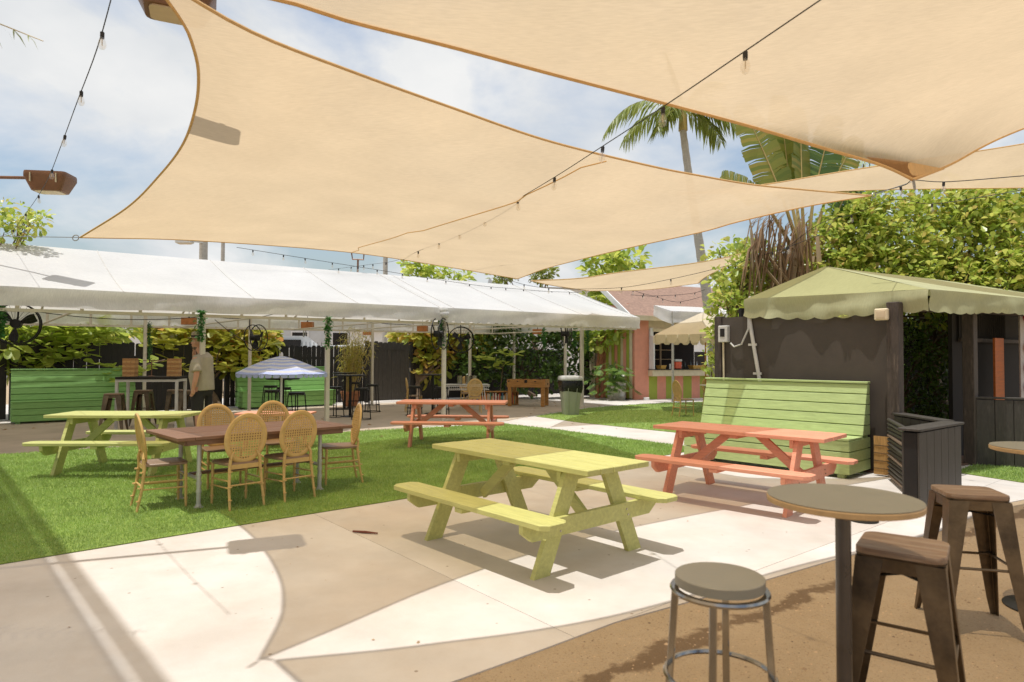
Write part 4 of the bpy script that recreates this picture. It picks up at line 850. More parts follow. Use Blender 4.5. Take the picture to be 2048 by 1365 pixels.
mb = MB(); mb.bar(pA+Z*2.22-HO, pB+Z*2.28-HO, .09, .12); mb.build('beam', M['hutpost'], hut); mb = MB(); mb.bar(pB+Z*2.28-HO, pB+bdir*4+Z*2.3-HO, .09, .12); mb.build('beam', M['hutpost'], hut)
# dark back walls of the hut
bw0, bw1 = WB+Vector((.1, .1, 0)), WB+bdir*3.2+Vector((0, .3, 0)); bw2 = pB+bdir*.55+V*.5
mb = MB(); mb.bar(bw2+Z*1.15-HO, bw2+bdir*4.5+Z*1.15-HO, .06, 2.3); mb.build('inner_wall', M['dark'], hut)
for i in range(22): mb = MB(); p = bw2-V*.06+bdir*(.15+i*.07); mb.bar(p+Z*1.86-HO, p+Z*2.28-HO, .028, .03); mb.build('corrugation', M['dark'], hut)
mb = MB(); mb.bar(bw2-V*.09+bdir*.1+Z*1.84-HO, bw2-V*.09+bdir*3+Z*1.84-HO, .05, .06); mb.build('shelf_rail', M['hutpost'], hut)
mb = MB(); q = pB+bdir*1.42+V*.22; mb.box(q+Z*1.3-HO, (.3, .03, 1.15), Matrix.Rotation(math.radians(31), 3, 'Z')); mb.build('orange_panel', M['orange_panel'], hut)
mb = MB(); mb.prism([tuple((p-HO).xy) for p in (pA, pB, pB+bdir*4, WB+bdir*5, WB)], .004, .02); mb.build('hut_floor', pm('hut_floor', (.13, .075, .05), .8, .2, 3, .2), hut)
# half walls, planked
def half_wall(label, pts, H, t, group='low black plank walls'):
    r = empty('half_wall', pts[0], 0, label, 'low wall', group); O = Vector(pts[0])
    for a, b in zip(pts[:-1], pts[1:]):
        d = b-a; L = d.length; n = max(2, int(round(L/.21))); rz = math.atan2(d.y, d.x)
        mb = MB(); mb.bar(a+Z*(H-.03)/2-O, b+Z*(H-.03)/2-O, t*.7, H-.06); mb.build('core', M['dark'], r)
        for i in range(n):
            for sd in (-1, 1):
                p = a.lerp(b, (i+.5)/n)+Vector((-d.y, d.x, 0)).normalized()*sd*(t*.42); mb = MB(); mb.box((0, 0, 0), (L/n-.006, .02, H-.04), None, .003); o = mb.build('plank', M['plank_black'], r, False, p+Z*(H-.04)/2-O); o.rotation_euler = (0, 0, rz)
        mb = MB(); mb.bar(a-d.normalized()*.03+Z*(H-.012)-O, b+d.normalized()*.03+Z*(H-.012)-O, t*1.25, .026, None, .004); mb.build('cap', M['plank_black'], r)
    return r
FE = Vector((4.97, 7.42, 0)); FF = Vector((4.03, 6.66, 0))
half_wall('low black plank wall jutting towards the stools at the hut corner', [FE, FF], .83, .17); half_wall('low black wall with bamboo poles joining the hut post', [pA+Vector((-.01, -.1, 0)), FE+Vector((.0, .13, 0))], .835, .14)
half_wall('low black plank counter wall at the right edge of the hut', [pB+Vector((.06, -.02, 0)), Vector((8.3, 8.75, 0))], .99, .10)
bp_ = empty('bamboo_screen', FE+Vector((-.1, .2, 0)), 0, 'stack of horizontal bamboo poles inside the low wall corner', 'screen')
for i in range(15): mb = MB(); mb.tube([(-.52+random.uniform(-.03, .03), -.42, .06+i*.05), (-.06, .78, .06+i*.05)], .021, 8); mb.build('bamboo_pole', M['plank_black'] if i % 5 else M['trunk'], bp_, True)
rm = empty('reed_mat', Vector((4.86, 8.60, 0)), math.radians(-50), 'golden reed mat strip between green bench and hut post', 'mat')
for i in range(22): mb = MB(); h = .52; mb.tube([((i-11)*.011, 0, .02), ((i-11)*.011, random.uniform(-.004, .004), h)], .0062, 5); mb.build('reed', M['reed'], rm, True)
for z in (.1, .2, .3, .4): mb = MB(); mb.tube([(-.13, -.009, z), (.12, -.009, z)], .003, 4); mb.build('binding', M['dark'], rm)
# fittings on the hut
fl = empty('floodlight', pA+Vector((-.16, .02, 2.12)), math.radians(-52), 'small square floodlight on the hut corner post', 'floodlight'); mb = MB(); mb.box((0, 0, 0), (.17, .07, .155), None, .015); mb.build('housing', M['cream'], fl); mb = MB(); mb.box((0, -.036, 0), (.11, .01, .09), None, .003); mb.build('lens', M['lamp_face'], fl); mb = MB(); mb.bar((0, .03, -.02), (.13, .1, -.02), .03, .02); mb.build('bracket', M['cream'], fl)
def onwall(s, z, off=.05): return WA+wd*s+wn*off+Z*z
eb_ = empty('switch_box', onwall(2.52, 1.93, .07), math.atan2(wd.y, wd.x), 'grey electrical switch box at the left end of the hut wall', 'switch box'); mb = MB(); mb.box((0, 0, 0), (.17, .09, .27), None, .01); mb.build('case', M['pipe_white'], eb_); mb = MB(); mb.box((0, .05*0-.047*(1 if wn.dot(V) else 1), .02), (.08, .01, .13)); mb.build('breaker_window', M['dark'], eb_); mb = MB(); mb.box((0, .047, .02), (.08, .01, .13)); mb.build('breaker_window', M['dark'], eb_)
cn = empty('conduit', onwall(2.2, 0, .05), 0, 'white plastic conduit bent over the top of the hut wall', 'conduit'); CO = Vector(cn.location)
mb = MB(); mb.tube([onwall(2.12, 2.5, -.05)-CO, onwall(2.1, 2.44, .03)-CO, onwall(2.09, 2.3, .06)-CO, onwall(2.03, 1.9, .06)-CO, onwall(1.80, .6, .06)-CO], .03, 10); mb.build('pipe', M['pipe_white'], cn, True)
mb = MB(); mb.tube([onwall(2.4, 1.78, .07)-CO, onwall(2.33, 1.72, .08)-CO, onwall(2.2, 1.76, .08)-CO, onwall(2.08, 2.0, .08)-CO, onwall(2.1, 2.38, .05)-CO], .014, 7); mb.build('flexible_hose', M['pipe_white'], cn, True)
mb = MB(); mb.tube([onwall(2.54, 1.8, .06)-CO, onwall(2.52, .5, .06)-CO], .016, 7); mb.build('riser_pipe', M['cream'], cn, True)
for s, z in ((2.0, 1.75), (1.92, 1.3)): mb = MB(); mb.bar(onwall(s-.05, z, .06)-CO, onwall(s+.09, z, .06)-CO, .02, .035); mb.build('pipe_clip', M['pipe_white'], cn)
# sign with raised letter pieces cut off by the right frame edge
sg = empty('marquee_sign', pB+bdir*1.62+V*.02+Z*1.0, math.radians(10), 'white board with red and orange round letters at the right frame edge', 'sign'); mb = MB(); mb.box((.25, 0, .62), (.5, .03, 1.45), None, .004); mb.build('board', M['signwhite'], sg)
for z, mt, nm in ((1.22, 'red', 'O'), (.72, 'orange', 'C'), (.40, 'red', 'O'), (.08, 'red', 'D')):
    mb = MB(); ring = [(.22+.14*math.cos(t), -.035, z+.11*math.sin(t)) for t in np.linspace(.4 if nm == 'C' else 0, 2*PI-(.4 if nm == 'C' else 0), 22)]; mb.tube(ring, .035, 6); mb.build('letter', M[mt], sg, True)
mb = MB(); mb.box((.04, -.01, 1.40), (.12, .08, .14), None, .02); mb.build('sign_bracket', M['blackmetal'], sg)

# ------------------------------------------------------------------ vegetation
T_OBO = (np.array([(0, 0, 0), (.3, .13, .02), (.3, -.13, .02), (.68, .30, .05), (.68, -.30, .05), (.93, .20, .02), (.93, -.20, .02), (1, 0, -.02), (.3, 0, -.02), (.68, 0, -.03)]),
         np.array([(0, 8, 1), (0, 2, 8), (1, 8, 9), (1, 9, 3), (8, 2, 4), (8, 4, 9), (3, 9, 5), (9, 4, 6), (5, 9, 7), (9, 6, 7)]))
T_SMALL = (np.array([(0, 0, 0), (.5, .26, .04), (.5, -.26, .04), (1, 0, 0), (.5, 0, -.04)]), np.array([(0, 4, 1), (0, 2, 4), (1, 4, 3), (4, 2, 3)]))
T_BLADE = (np.array([(0, .02, 0), (0, -.02, 0), (.5, .05, .02), (.5, -.05, .02), (1, 0, -.12)]), np.array([(0, 1, 3), (0, 3, 2), (2, 3, 4)]))
def leaf_arrays(pos, dirv, size, tpl, droop=.0, rng=RNG):
    n = len(pos); d = dirv/np.maximum(np.linalg.norm(dirv, axis=1, keepdims=True), 1e-6)
    up = np.tile([0, 0, 1.0], (n, 1))+rng.normal(0, .45, (n, 3)); s = np.cross(up, d); s /= np.maximum(np.linalg.norm(s, axis=1, keepdims=True), 1e-6); w = np.cross(d, s)
    tv, tf = tpl; sz = np.asarray(size).reshape(-1, 1, 1)
    v = pos[:, None]+sz*(tv[None, :, 0:1]*d[:, None]+tv[None, :, 1:2]*s[:, None]+tv[None, :, 2:3]*w[:, None])
    if droop: v[..., 2] -= droop*sz[..., 0]*tv[None, :, 0]**2
    k = len(tv); f = tf[None]+k*np.arange(n)[:, None, None]
    return v.reshape(-1, 3), f.reshape(-1, 3)
def crown_pts(blobs, nclump, per, spread, shell=.55, rng=RNG):
    """blobs: (cx,cy,cz,rx,ry,rz); returns leaf positions and directions in rosettes"""
    vol = np.array([b[3]*b[4]*b[5] for b in blobs])**.7; cnt = (vol/vol.sum()*nclump).astype(int)+1; P = []; D = []
    for b, k in zip(blobs, cnt):
        u = rng.normal(size=(k, 3)); u /= np.linalg.norm(u, axis=1, keepdims=True); r = shell+(1-shell)*rng.random((k, 1))**.6; r *= 1+rng.normal(0, .10, (k, 1))
        c = np.array(b[:3])+u*r*np.array(b[3:6]); ax = u+rng.normal(0, .5, (k, 3))+np.array([0, 0, .5]); ax /= np.linalg.norm(ax, axis=1, keepdims=True)
        for j in range(per):
            dd = ax*.45+rng.normal(0, .75, (k, 3)); dd /= np.linalg.norm(dd, axis=1, keepdims=True); P.append(c+dd*spread*rng.uniform(.05, .6, (k, 1))-ax*spread*.15*rng.random((k, 1))); D.append(dd)
    return np.concatenate(P), np.concatenate(D)
def tree(name, label, base, blobs, nclump, per, leaf, mat, tpl=T_OBO, tr=.09, group=None, cat='tree', spread=None, showleaves=0, shell=.55, trunk_mat='trunk', droop=.15):
    base = Vector(base); r = empty(name, base, 0, label, cat, group); rel = [(b[0]-base.x, b[1]-base.y, b[2]-base.z, *b[3:]) for b in blobs]
    mb = MB(); cz = min(b[2] for b in rel); fork = Vector((rel[0][0]*.3, rel[0][1]*.3, max(.3, cz*.45)))
    mb.tube([(0, 0, -.02), fork*.5+Vector((.03, 0, 0)), fork], [tr*1.25, tr, tr*.9], 9); mb.build('trunk', M[trunk_mat], r, True)
    for b in rel:
        c = Vector(b[:3])
        for k in range(3):
            e = c+Vector((random.uniform(-.6, .6)*b[3], random.uniform(-.6, .6)*b[4], random.uniform(-.3, .6)*b[5])); m1 = fork.lerp(e, .5)+Vector((random.uniform(-.15, .15), random.uniform(-.15, .15), .1)); mb = MB(); mb.tube([fork, m1, e], [tr*.55, tr*.35, tr*.12], 6); mb.build('limb', M[trunk_mat], r, True)
    P, D = crown_pts(rel, nclump, per, spread or leaf*1.3, shell); v, f = leaf_arrays(P, D, RNG.uniform(.5, 1.2, len(P))*leaf, tpl, droop)
    o = mobj('crown', arr_mesh('crown', v, f, M[mat]), r); o['kind'] = 'stuff'
    return r
LM = {}
def leaf_part(r, p, d, size, mat, roll=0):
    if mat not in LM: v, f = T_OBO; LM[mat] = arr_mesh('leaf', v, f, M[mat])
    o = mobj('leaf', LM[mat], r, p); d = Vector(d).normalized(); q = d.to_track_quat('X', 'Z'); o.rotation_mode = 'QUATERNION'; o.rotation_quaternion = q @ Vector((1, 0, 0)).rotation_difference(Vector((1, 0, 0))); o.scale = (size,)*3
    if roll: o.rotation_quaternion = q @ Matrix.Rotation(roll, 3, 'X').to_quaternion()
    return o
def B(px, py, d, rx, ry, rz): p = spot(px, py, d); return (p.x, p.y, p.z, rx, ry, rz)
SGG = 'sea grape trees along the fence'
t = tree('sea_grape_tree', 'sea grape tree arching over the far left green bench', (-14.0, 15.0, 0), [B(40, 660, 16.6, 1.4, .6, .6), B(120, 655, 17.2, 1.3, .7, .5), B(190, 648, 17.8, .9, .6, .45), B(60, 705, 16.4, 1.1, .4, .35), B(-60, 690, 15.8, 1.2, .8, .7)], 330, 7, .36, 'seagrape', group=SGG, spread=.32, droop=.3)
def branch(label, pts, clusters, mat='seagrape', size=.34, per=7, name='sea_grape_branch'):
    r = empty(name, pts[0], 0, label, 'branch', 'leafy branches reaching out from the fence'); O = Vector(pts[0]); mb = MB(); k = len(pts); mb.tube([Vector(p)-O for p in resample(pts, 14)], [.022-.016*i/13 for i in range(14)], 6); mb.build('stem', M['trunk'], r, True)
    for c in clusters:
        c = Vector(c)-O
        for j in range(per):
            a = 2*PI*j/per+random.uniform(-.3, .3); d = Vector((math.cos(a), math.sin(a), random.uniform(-.35, .45))); leaf_part(r, c+d*.03, d, size*random.uniform(.7, 1.15), mat, random.uniform(-.5, .5))
    return r
branch('bright sea grape branch hanging in front of the far left bench', [spot(330, 720, 17.2), spot(270, 735, 16.8), spot(225, 735, 16.6), spot(195, 730, 16.4)], [spot(195, 730, 16.4), spot(228, 736, 16.6), spot(256, 735, 16.8), spot(275, 745, 16.7), spot(248, 765, 16.4), spot(300, 725, 17.0), spot(210, 745, 16.4), spot(285, 735, 16.8), spot(262, 752, 16.6)])
branch('long sea grape branch slanting up across the fence at far left', [spot(5, 725, 15.8), spot(60, 690, 15.9), spot(110, 665, 16.1), spot(170, 645, 16.4)], [spot(x, y, 15.7+x*.0035) for x, y in ((10, 690), (25, 655), (60, 660), (85, 650), (105, 645), (65, 735), (110, 725), (85, 718), (150, 715), (165, 705), (185, 690), (200, 640), (30, 745), (35, 700), (60, 712), (80, 690), (100, 672), (120, 705), (140, 690), (150, 655), (170, 645), (190, 665), (210, 660), (215, 680), (235, 665), (95, 715), (130, 660), (45, 735), (20, 725), (155, 675))], 'seagrape', .36, 7)
tree('sea_grape_tree', 'yellow green sea grape tree behind the man in the hat', (-8.5, 19.2, 0), [B(350, 658, 19.6, .9, .6, .5), B(430, 660, 20.0, 1.0, .6, .55), B(490, 672, 20.4, .9, .6, .5), B(400, 708, 19.6, .9, .4, .5), B(470, 715, 20.0, .7, .4, .4)], 260, 7, .38, 'seagrape_y', group=SGG, spread=.34, droop=.3)
branch('yellow sea grape branch behind the left marquee post', [spot(430, 745, 19.2), spot(440, 700, 19.0), spot(480, 665, 18.9), spot(520, 650, 18.9)], [spot(x, y, 18.2+(x-330)*.005) for x, y in ((310, 690), (325, 680), (345, 720), (365, 735), (410, 730), (455, 735), (490, 735), (415, 655), (440, 648), (320, 650), (505, 725), (530, 660), (430, 690), (448, 672), (470, 700), (495, 690), (520, 700), (500, 660), (480, 720), (330, 700), (350, 690), (372, 655), (340, 665), (395, 650), (460, 650), (535, 690), (525, 715))], 'seagrape_y', .38, 7)
tree('sea_grape_tree', 'sea grape tree with yellow leaves right of the black gate', (-3.3, 23.3, 0), [B(830, 665, 24.2, .8, .6, .6), B(880, 680, 24.4, .9, .6, .6), B(940, 665, 24.8, .9, .6, .5), B(850, 725, 24.0, .7, .4, .6)], 210, 7, .40, 'seagrape_y', group=SGG, spread=.4, droop=.3)
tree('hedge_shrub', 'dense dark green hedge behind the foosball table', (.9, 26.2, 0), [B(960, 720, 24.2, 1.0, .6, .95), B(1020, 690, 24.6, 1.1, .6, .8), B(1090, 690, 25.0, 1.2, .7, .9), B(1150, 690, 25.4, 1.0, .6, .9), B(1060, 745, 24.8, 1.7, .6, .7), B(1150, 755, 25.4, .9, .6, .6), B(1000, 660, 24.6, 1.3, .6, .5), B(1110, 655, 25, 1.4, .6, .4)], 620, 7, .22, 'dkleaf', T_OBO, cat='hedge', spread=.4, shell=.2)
branch('pale sea grape branch in front of the dark hedge', [spot(1000, 790, 23.2), spot(1005, 740, 23), spot(1010, 715, 22.8)], [spot(x, y, 22.9) for x, y in ((975, 712), (990, 722), (1005, 705), (1018, 712), (1030, 708), (960, 718), (985, 735), (1010, 730))], 'seagrape', .33, 6)
tree('sea_grape_tree', 'small sea grape tree with bare orange stems beside the bar fence', (3.3, 25.4, 0), [B(1190, 668, 24.8, .75, .5, .45), B(1225, 660, 24.9, .6, .5, .35)], 60, 7, .32, 'seagrape', group=SGG, spread=.36, tr=.07, trunk_mat='terracotta')
tree('sea_grape_tree', 'sea grape treetop showing above the marquee ridge', (-3.1, 27.5, 0), [B(855, 545, 26.5, .75, .6, .55), B(915, 552, 26.5, .55, .5, .32), B(830, 540, 26.5, .5, .5, .5)], 55, 6, .36, 'seagrape', group=SGG, spread=.4)
tree('leafy_tree', 'bright green leafy twigs above the marquee at far left', (-11.2, 13.2, 0), [B(25, 430, 12.5, .55, .4, .25), B(55, 445, 12.5, .4, .4, .22), B(5, 465, 12.5, .4, .4, .35)], 60, 7, .13, 'clusia', T_OBO, tr=.06, spread=.2)
tree('distant_tree', 'brownish far tree behind the sails to the left of the bar', (2.2, 46, 0), [B(1005, 551, 45, .8, .8, .4), B(1085, 545, 46, .9, .8, .5)], 70, 9, .4, 'palmleaf', T_SMALL, tr=.16, spread=.8)
tree('banana_tree', 'bright green broad-leaved tree behind the bar roof', (6.0, 31, 0), [B(1215, 535, 30, 1.1, .9, 1.1), B(1265, 535, 30, .9, .8, .6), B(1210, 595, 29.5, 1.0, .8, .9), B(1235, 610, 28.8, .7, .6, .5)], 130, 7, .46, 'seagrape', T_OBO, tr=.14, spread=.5)
CG2 = 'clusia hedge shrubs behind the hut'
tree('clusia_hedge', 'tall clusia hedge mass above the right half of the hut roof', (9.6, 14.5, 0), [B(1780, 480, 13.6, 1.1, .8, 1.0), B(1880, 470, 13.6, 1.3, .8, 1.1), B(1980, 480, 13.4, 1.3, .8, 1.1), B(2080, 480, 13.2, 1.2, .8, 1.2), B(1850, 560, 13.2, 1.5, .8, .8), B(1980, 570, 12.9, 1.5, .8, .8), B(2090, 560, 12.8, 1.2, .8, .8), B(1900, 415, 13.8, 1.0, .7, .5), B(2010, 410, 13.8, 1.3, .7, .5)], 1700, 8, .165, 'clusia', T_OBO, cat='hedge', spread=.24, group=CG2, shell=.45, tr=.12)
tree('clusia_hedge', 'clusia shrub rising behind the middle of the hut roof', (8.0, 14.2, 0), [B(1690, 490, 13.6, .75, .7, .9), B(1730, 450, 13.8, .7, .6, .7), B(1660, 540, 13.4, .7, .6, .6), B(1745, 540, 13.4, .8, .6, .7)], 480, 8, .165, 'clusia', T_OBO, cat='hedge', spread=.24, group=CG2, shell=.4)
tree('clusia_shrub', 'clusia shrub left of the hut canopy behind the switch box', (4.9, 14.0, 0), [B(1475, 575, 13.4, .55, .5, .75), B(1510, 540, 13.6, .5, .5, .7), B(1455, 615, 13.0, .4, .4, .5), B(1545, 560, 13.6, .5, .5, .6)], 240, 8, .155, 'clusia', T_OBO, cat='shrub', spread=.22, group=CG2, shell=.3)
tree('clusia_shrub', 'leafy shrub rising above the low sail left of the big palm', (6.6, 18.5, 0), [B(1455, 505, 17.5, .55, .4, .35), B(1490, 500, 17.5, .4, .4, .25), B(1470, 530, 17.5, .7, .5, .5)], 60, 7, .2, 'clusia', T_OBO, cat='shrub', spread=.3, group=CG2)
tree('clusia_shrub', 'pale green shrub between the cream umbrella and the hut', (4.55, 14.0, 0), [B(1437, 680, 13.8, .22, .25, .5), B(1432, 720, 13.6, .25, .25, .28)], 42, 7, .14, 'clusia', T_OBO, cat='shrub', spread=.2, group=CG2, shell=.2, tr=.05)
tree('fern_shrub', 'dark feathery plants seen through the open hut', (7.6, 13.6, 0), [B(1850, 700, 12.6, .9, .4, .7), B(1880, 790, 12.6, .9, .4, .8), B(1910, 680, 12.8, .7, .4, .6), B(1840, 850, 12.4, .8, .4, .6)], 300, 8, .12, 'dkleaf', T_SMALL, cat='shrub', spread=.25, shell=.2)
for lab, px, py, d in (('blue green fern tuft hanging over the hut wall top', 1648, 634, 9.55), ('small yellow green tuft over the hut wall near its floodlight', 1690, 628, 9.2)):
    p = spot(px, py, d); r = empty('fern_tuft', p, 0, lab, 'plant', 'tufts over the hut wall')
    for j in range(9): a = random.uniform(0, 2*PI); leaf_part(r, Vector((0, 0, 0)), (math.cos(a), math.sin(a)-.5, random.uniform(-.8, .2)), .10, 'clusia')
# spiky twiggy treetop behind the sails on the right
tree('distant_tree', 'sparse twiggy treetop between the two right sails', (13, 24.5, 0), [B(1715, 340, 22, .9, .7, .55), B(1740, 325, 22, .6, .6, .4)], 90, 9, .17, 'seagrape', T_BLADE, tr=.1, spread=.4, droop=.3)

# ---- palm with feather fronds
def frond(r, base, dirv, L, droop, nl, ll, mat, rk=.012, name='frond'):
    pts = []; d = Vector(dirv).normalized(); p = Vector(base)
    for i in range(13): pts.append(p.copy()); p += d*(L/12); d = (d+Vector((0, 0, -droop/12))).normalized()
    side = d.cross(Z); side = side.normalized() if side.length > .05 else Vector((1, 0, 0)); P = []; D = []; S = []
    for i in range(nl):
        t = .12+.88*i/nl; k = t*12; a = int(min(k, 11)); q = pts[a].lerp(pts[a+1], k-a); tg = (pts[a+1]-pts[a]).normalized(); sd = tg.cross(Z)
        sd = sd.normalized() if sd.length > .05 else side
        for s in (-1, 1): P.append(q); D.append(sd*s*.75+tg*.6+Vector((random.uniform(-.1, .1), random.uniform(-.1, .1), -.35+random.uniform(-.2, .15)))); S.append(ll*(math.sin(PI*min(1, .12+t*.86))**.6)*random.uniform(.8, 1.1))
    v, f = leaf_arrays(np.array([tuple(q) for q in P]), np.array([tuple(q) for q in D]), np.array(S), T_BLADE, .35)
    o = mobj(name, arr_mesh(name, v, f, M[mat]), r); mb = MB(); mb.tube(pts, [rk*(1-.8*i/12) for i in range(13)], 5); mb.build('midrib', M['stem'], o, True); return o
pb = spot(1432, 790, 21.5); pb.z = 0; pt_ = spot(1366, 262, 21.5); plm = empty('palm_tree', pb, 0, 'tall slender palm rising behind the bar umbrella', 'palm'); c = pt_-pb
mb = MB(); pts = [Vector((0, 0, 0)), Vector((c.x*.12, 0, c.z*.25)), Vector((c.x*.42, 0, c.z*.52)), Vector((c.x*.78, 0, c.z*.8)), c]; rp_ = resample(pts, 40); mb.tube([tuple(q) for q in rp_], [.19-.085*(i/39)+(.009 if i % 2 else 0) for i in range(40)], 14); mb.build('trunk', M['palmtrunk'], plm, True)
mb = MB(); mb.tube([c, c+Z*.5, c+Z*.95], [.15, .13, .05], 10); mb.build('crownshaft', M['stem'], plm, True)
for dx, dy, dz, L, dr in ((-1, -.1, .75, 3.3, 2.3), (-.85, .5, .55, 2.6, 2.0), (.9, -.1, .45, 2.1, 1.9), (1, .35, .2, 1.9, 1.7), (.55, -.6, .5, 2.0, 2.0), (-.4, -.7, .5, 2.0, 2.2), (.2, .8, 1.2, 2.2, 1.6), (-.2, .1, 1.6, 2.2, 1.2), (.5, .2, 1.3, 2.2, 1.7), (-.75, -.4, .1, 1.5, 1.9)): frond(plm, c+Z*.6, (dx, dy, dz), L, dr, 46, .75, 'palmleaf')
np_ = empty('palm_tree', (-5.6, 3.2, 0), 0, 'palm just outside the view whose frond tips enter at top left', 'palm'); mb = MB(); mb.tube([(0, 0, 0), (.05, 0, 2), (.1, 0, 3.6)], [.14, .11, .1], 10); mb.build('trunk', M['palmtrunk'], np_, True)
tip = spot(60, 8, 3.4)-np_.location; base = Vector((.1, 0, 3.75)); dd = tip-base
for k in range(6): a = k*1.05; frond(np_, base, (dd.x, dd.y, dd.z+.36) if k == 0 else (math.cos(a+2.2), math.sin(a+2.2), .8), dd.length*1.04 if k == 0 else 1.6, .40 if k == 0 else 1.6, 34, .24 if k == 0 else .4, 'palmleaf')
# ---- traveller's palm: big split paddle leaves on a trunk with dead hanging leaves
tb = Vector((6.05, 13.4, 0)); tv = empty('travellers_palm', tb, 0, 'big fan of torn paddle leaves with dead brown leaves behind the hut', 'palm')
mb = MB(); mb.tube([(0, 0, 0), (.0, 0, 1.8), (-.05, 0, 3.3)], [.22, .2, .26], 12); mb.build('trunk', M['trunk'], tv, True)
def paddle(r, stem_pts, L, wd_, dirv, facing, mat, nseg=22, tear=.5, droop=.5, name='paddle_leaf'):
    mb = MB(); mb.tube(stem_pts, [.05, .04, .028][:len(stem_pts)], 7); st = mb.build('leaf_stalk', M['stem'], r, True)
    p = Vector(stem_pts[-1]); d = Vector(dirv).normalized(); fc = Vector(facing).normalized(); vs = []; fs = []; 
    for sgn in (-1, 1):
        q = p.copy(); e = d.copy(); dz0 = fw0 = 0
        for i in range(nseg):
            t0, t1 = i/nseg, (i+1)/nseg; w = wd_*min(1, (t0*5+.25))*math.sqrt(max(0, 1-max(0, t0-.35)**2/.45)) ; sd = e.cross(fc).normalized()*sgn; g = (random.uniform(.1, tear)*2 if i % 4 == 3 else 0)*L/nseg; dz = dz0; fw = fw0
            if i % 4 == 0: dz0 = random.uniform(0, .16); fw0 = random.uniform(-.1, .22); dz = dz0; fw = fw0
            a, b = q, q+e*(L/nseg); o = (sd*(1-dz*.6)+fc*fw+e*.28-Z*dz*.5); b0 = len(vs); sh = .5 if sgn > 0 else -.5
            vs += [a, b, b+o*w*.55-e*g*.25, a+o*w*.55+e*g*.25, b+o*w*random.uniform(.96, 1.03)-e*g*.8-Z*w*.1, a+o*w*random.uniform(.96, 1.02)+e*g*.3-Z*w*.1]; fs += [(b0, b0+1, b0+2, b0+3), (b0+3, b0+2, b0+4, b0+5)]
            q = b; e = (e-Z*droop/nseg).normalized()
    mb = MB(); mb.add(vs, fs); lf = mb.build(name, M[mat], r); mb = MB(); q = p.copy(); e = d.copy(); mp = []
    for i in range(nseg+1): mp.append(q.copy()); q += e*(L/nseg); e = (e-Z*droop/nseg).normalized()
    mb.tube(mp, [.022*(1-.8*i/nseg) for i in range(nseg+1)], 5); mb.build('midrib', M['stem'], lf, True); return lf
hub = Vector((-.05, 0, 3.3))
for px, py, L, wdt, ang, dd_, fcx, tr_, mt_ in ((1566, 398, 2.1, .40, -.34, -.25, -.15, .75, 'banana'), (1582, 402, 2.2, .42, -.10, .25, .1, .25, 'banana'), (1604, 402, 2.0, .34, .03, -.1, .75, .12, 'banana'), (1626, 402, 1.8, .36, .20, .2, -.1, .3, 'dkleaf'), (1648, 408, 1.6, .34, .42, .3, .1, .7, 'banana'), (1528, 402, 1.0, .30, -.95, -.2, .1, .3, 'banana'), (1592, 404, 1.5, .34, -.22, .55, .0, .2, 'dkleaf')):
    e = spot(px, py, 13.3+dd_)-tb; paddle(tv, [hub, hub.lerp(e, .55)+Vector((0, 0, .05)), e], L, wdt, (math.sin(ang), random.uniform(-.1, .1), math.cos(ang)), (fcx, -1, .2), mt_, 28, tr_, .25)
for px, py, q in ((1700, 430, 1), (1670, 420, 1)): e = spot(px, py+20, 13.6)-tb; paddle(tv, [hub, hub.lerp(e, .6), e], .9, .3, (.4, .2, .9), (.2, -1, .2), 'dkleaf', 18, .6, .6)
for i in range(26):
    a = random.uniform(-1, 1); st = hub+Vector((a*.5-.1, random.uniform(-.3, .1), random.uniform(-.4, .75))); L = random.uniform(.6, 1.25); lean = random.uniform(-.45, .25)
    mb = MB(); pts = [st, st+Vector((lean*.5, -.08, .05)), st+Vector((lean*.9, -.12, -L*.5)), st+Vector((lean+random.uniform(-.1, .1), -.12, -L))]; mb.tube(pts, [.02, .045, .07, .02], 5, True, .25); mb.build('dead_leaf', M['deadleaf'], tv, True)
for i in range(80):
    px = random.uniform(1495, 1615); st = spot(px, random.uniform(425, 505)+abs(px-1545)*.2, 12.9+random.uniform(-.25, .3))-tb; L = random.uniform(.5, 1.15); lean = random.uniform(-.22, .16); mb = MB()
    mb.tube([st+Vector((.1, 0, .12)), st, st+Vector((lean*.5, random.uniform(-.05, .05), -L*.5)), st+Vector((lean, 0, -L))], [.012, .03, random.uniform(.03, .06), .006], 5, True, .22); mb.build('dead_leaf', M['deadleaf'], tv, True)
for a, b in (((1515, 520), (1590, 610)), ((1530, 505), (1605, 600))):
    mb = MB(); mb.tube([spot(*a, 12.9)-tb, spot(*b, 12.9)-tb], [.05, .06], 6, True, .5); mb.build('dead_stalk', M['deadleaf'], tv, True)
for i in range(18):
    e = spot(random.uniform(1480, 1560), random.uniform(425, 470), 13.0)-tb; mb = MB(); m_ = e+Vector((random.uniform(.05, .3), 0, .22)); mb.tube([m_, e+Vector((.03, 0, .12)), e], [.012, .016, .003], 4, True, .4); mb.build('dead_tip', M['deadleaf'], tv, True)

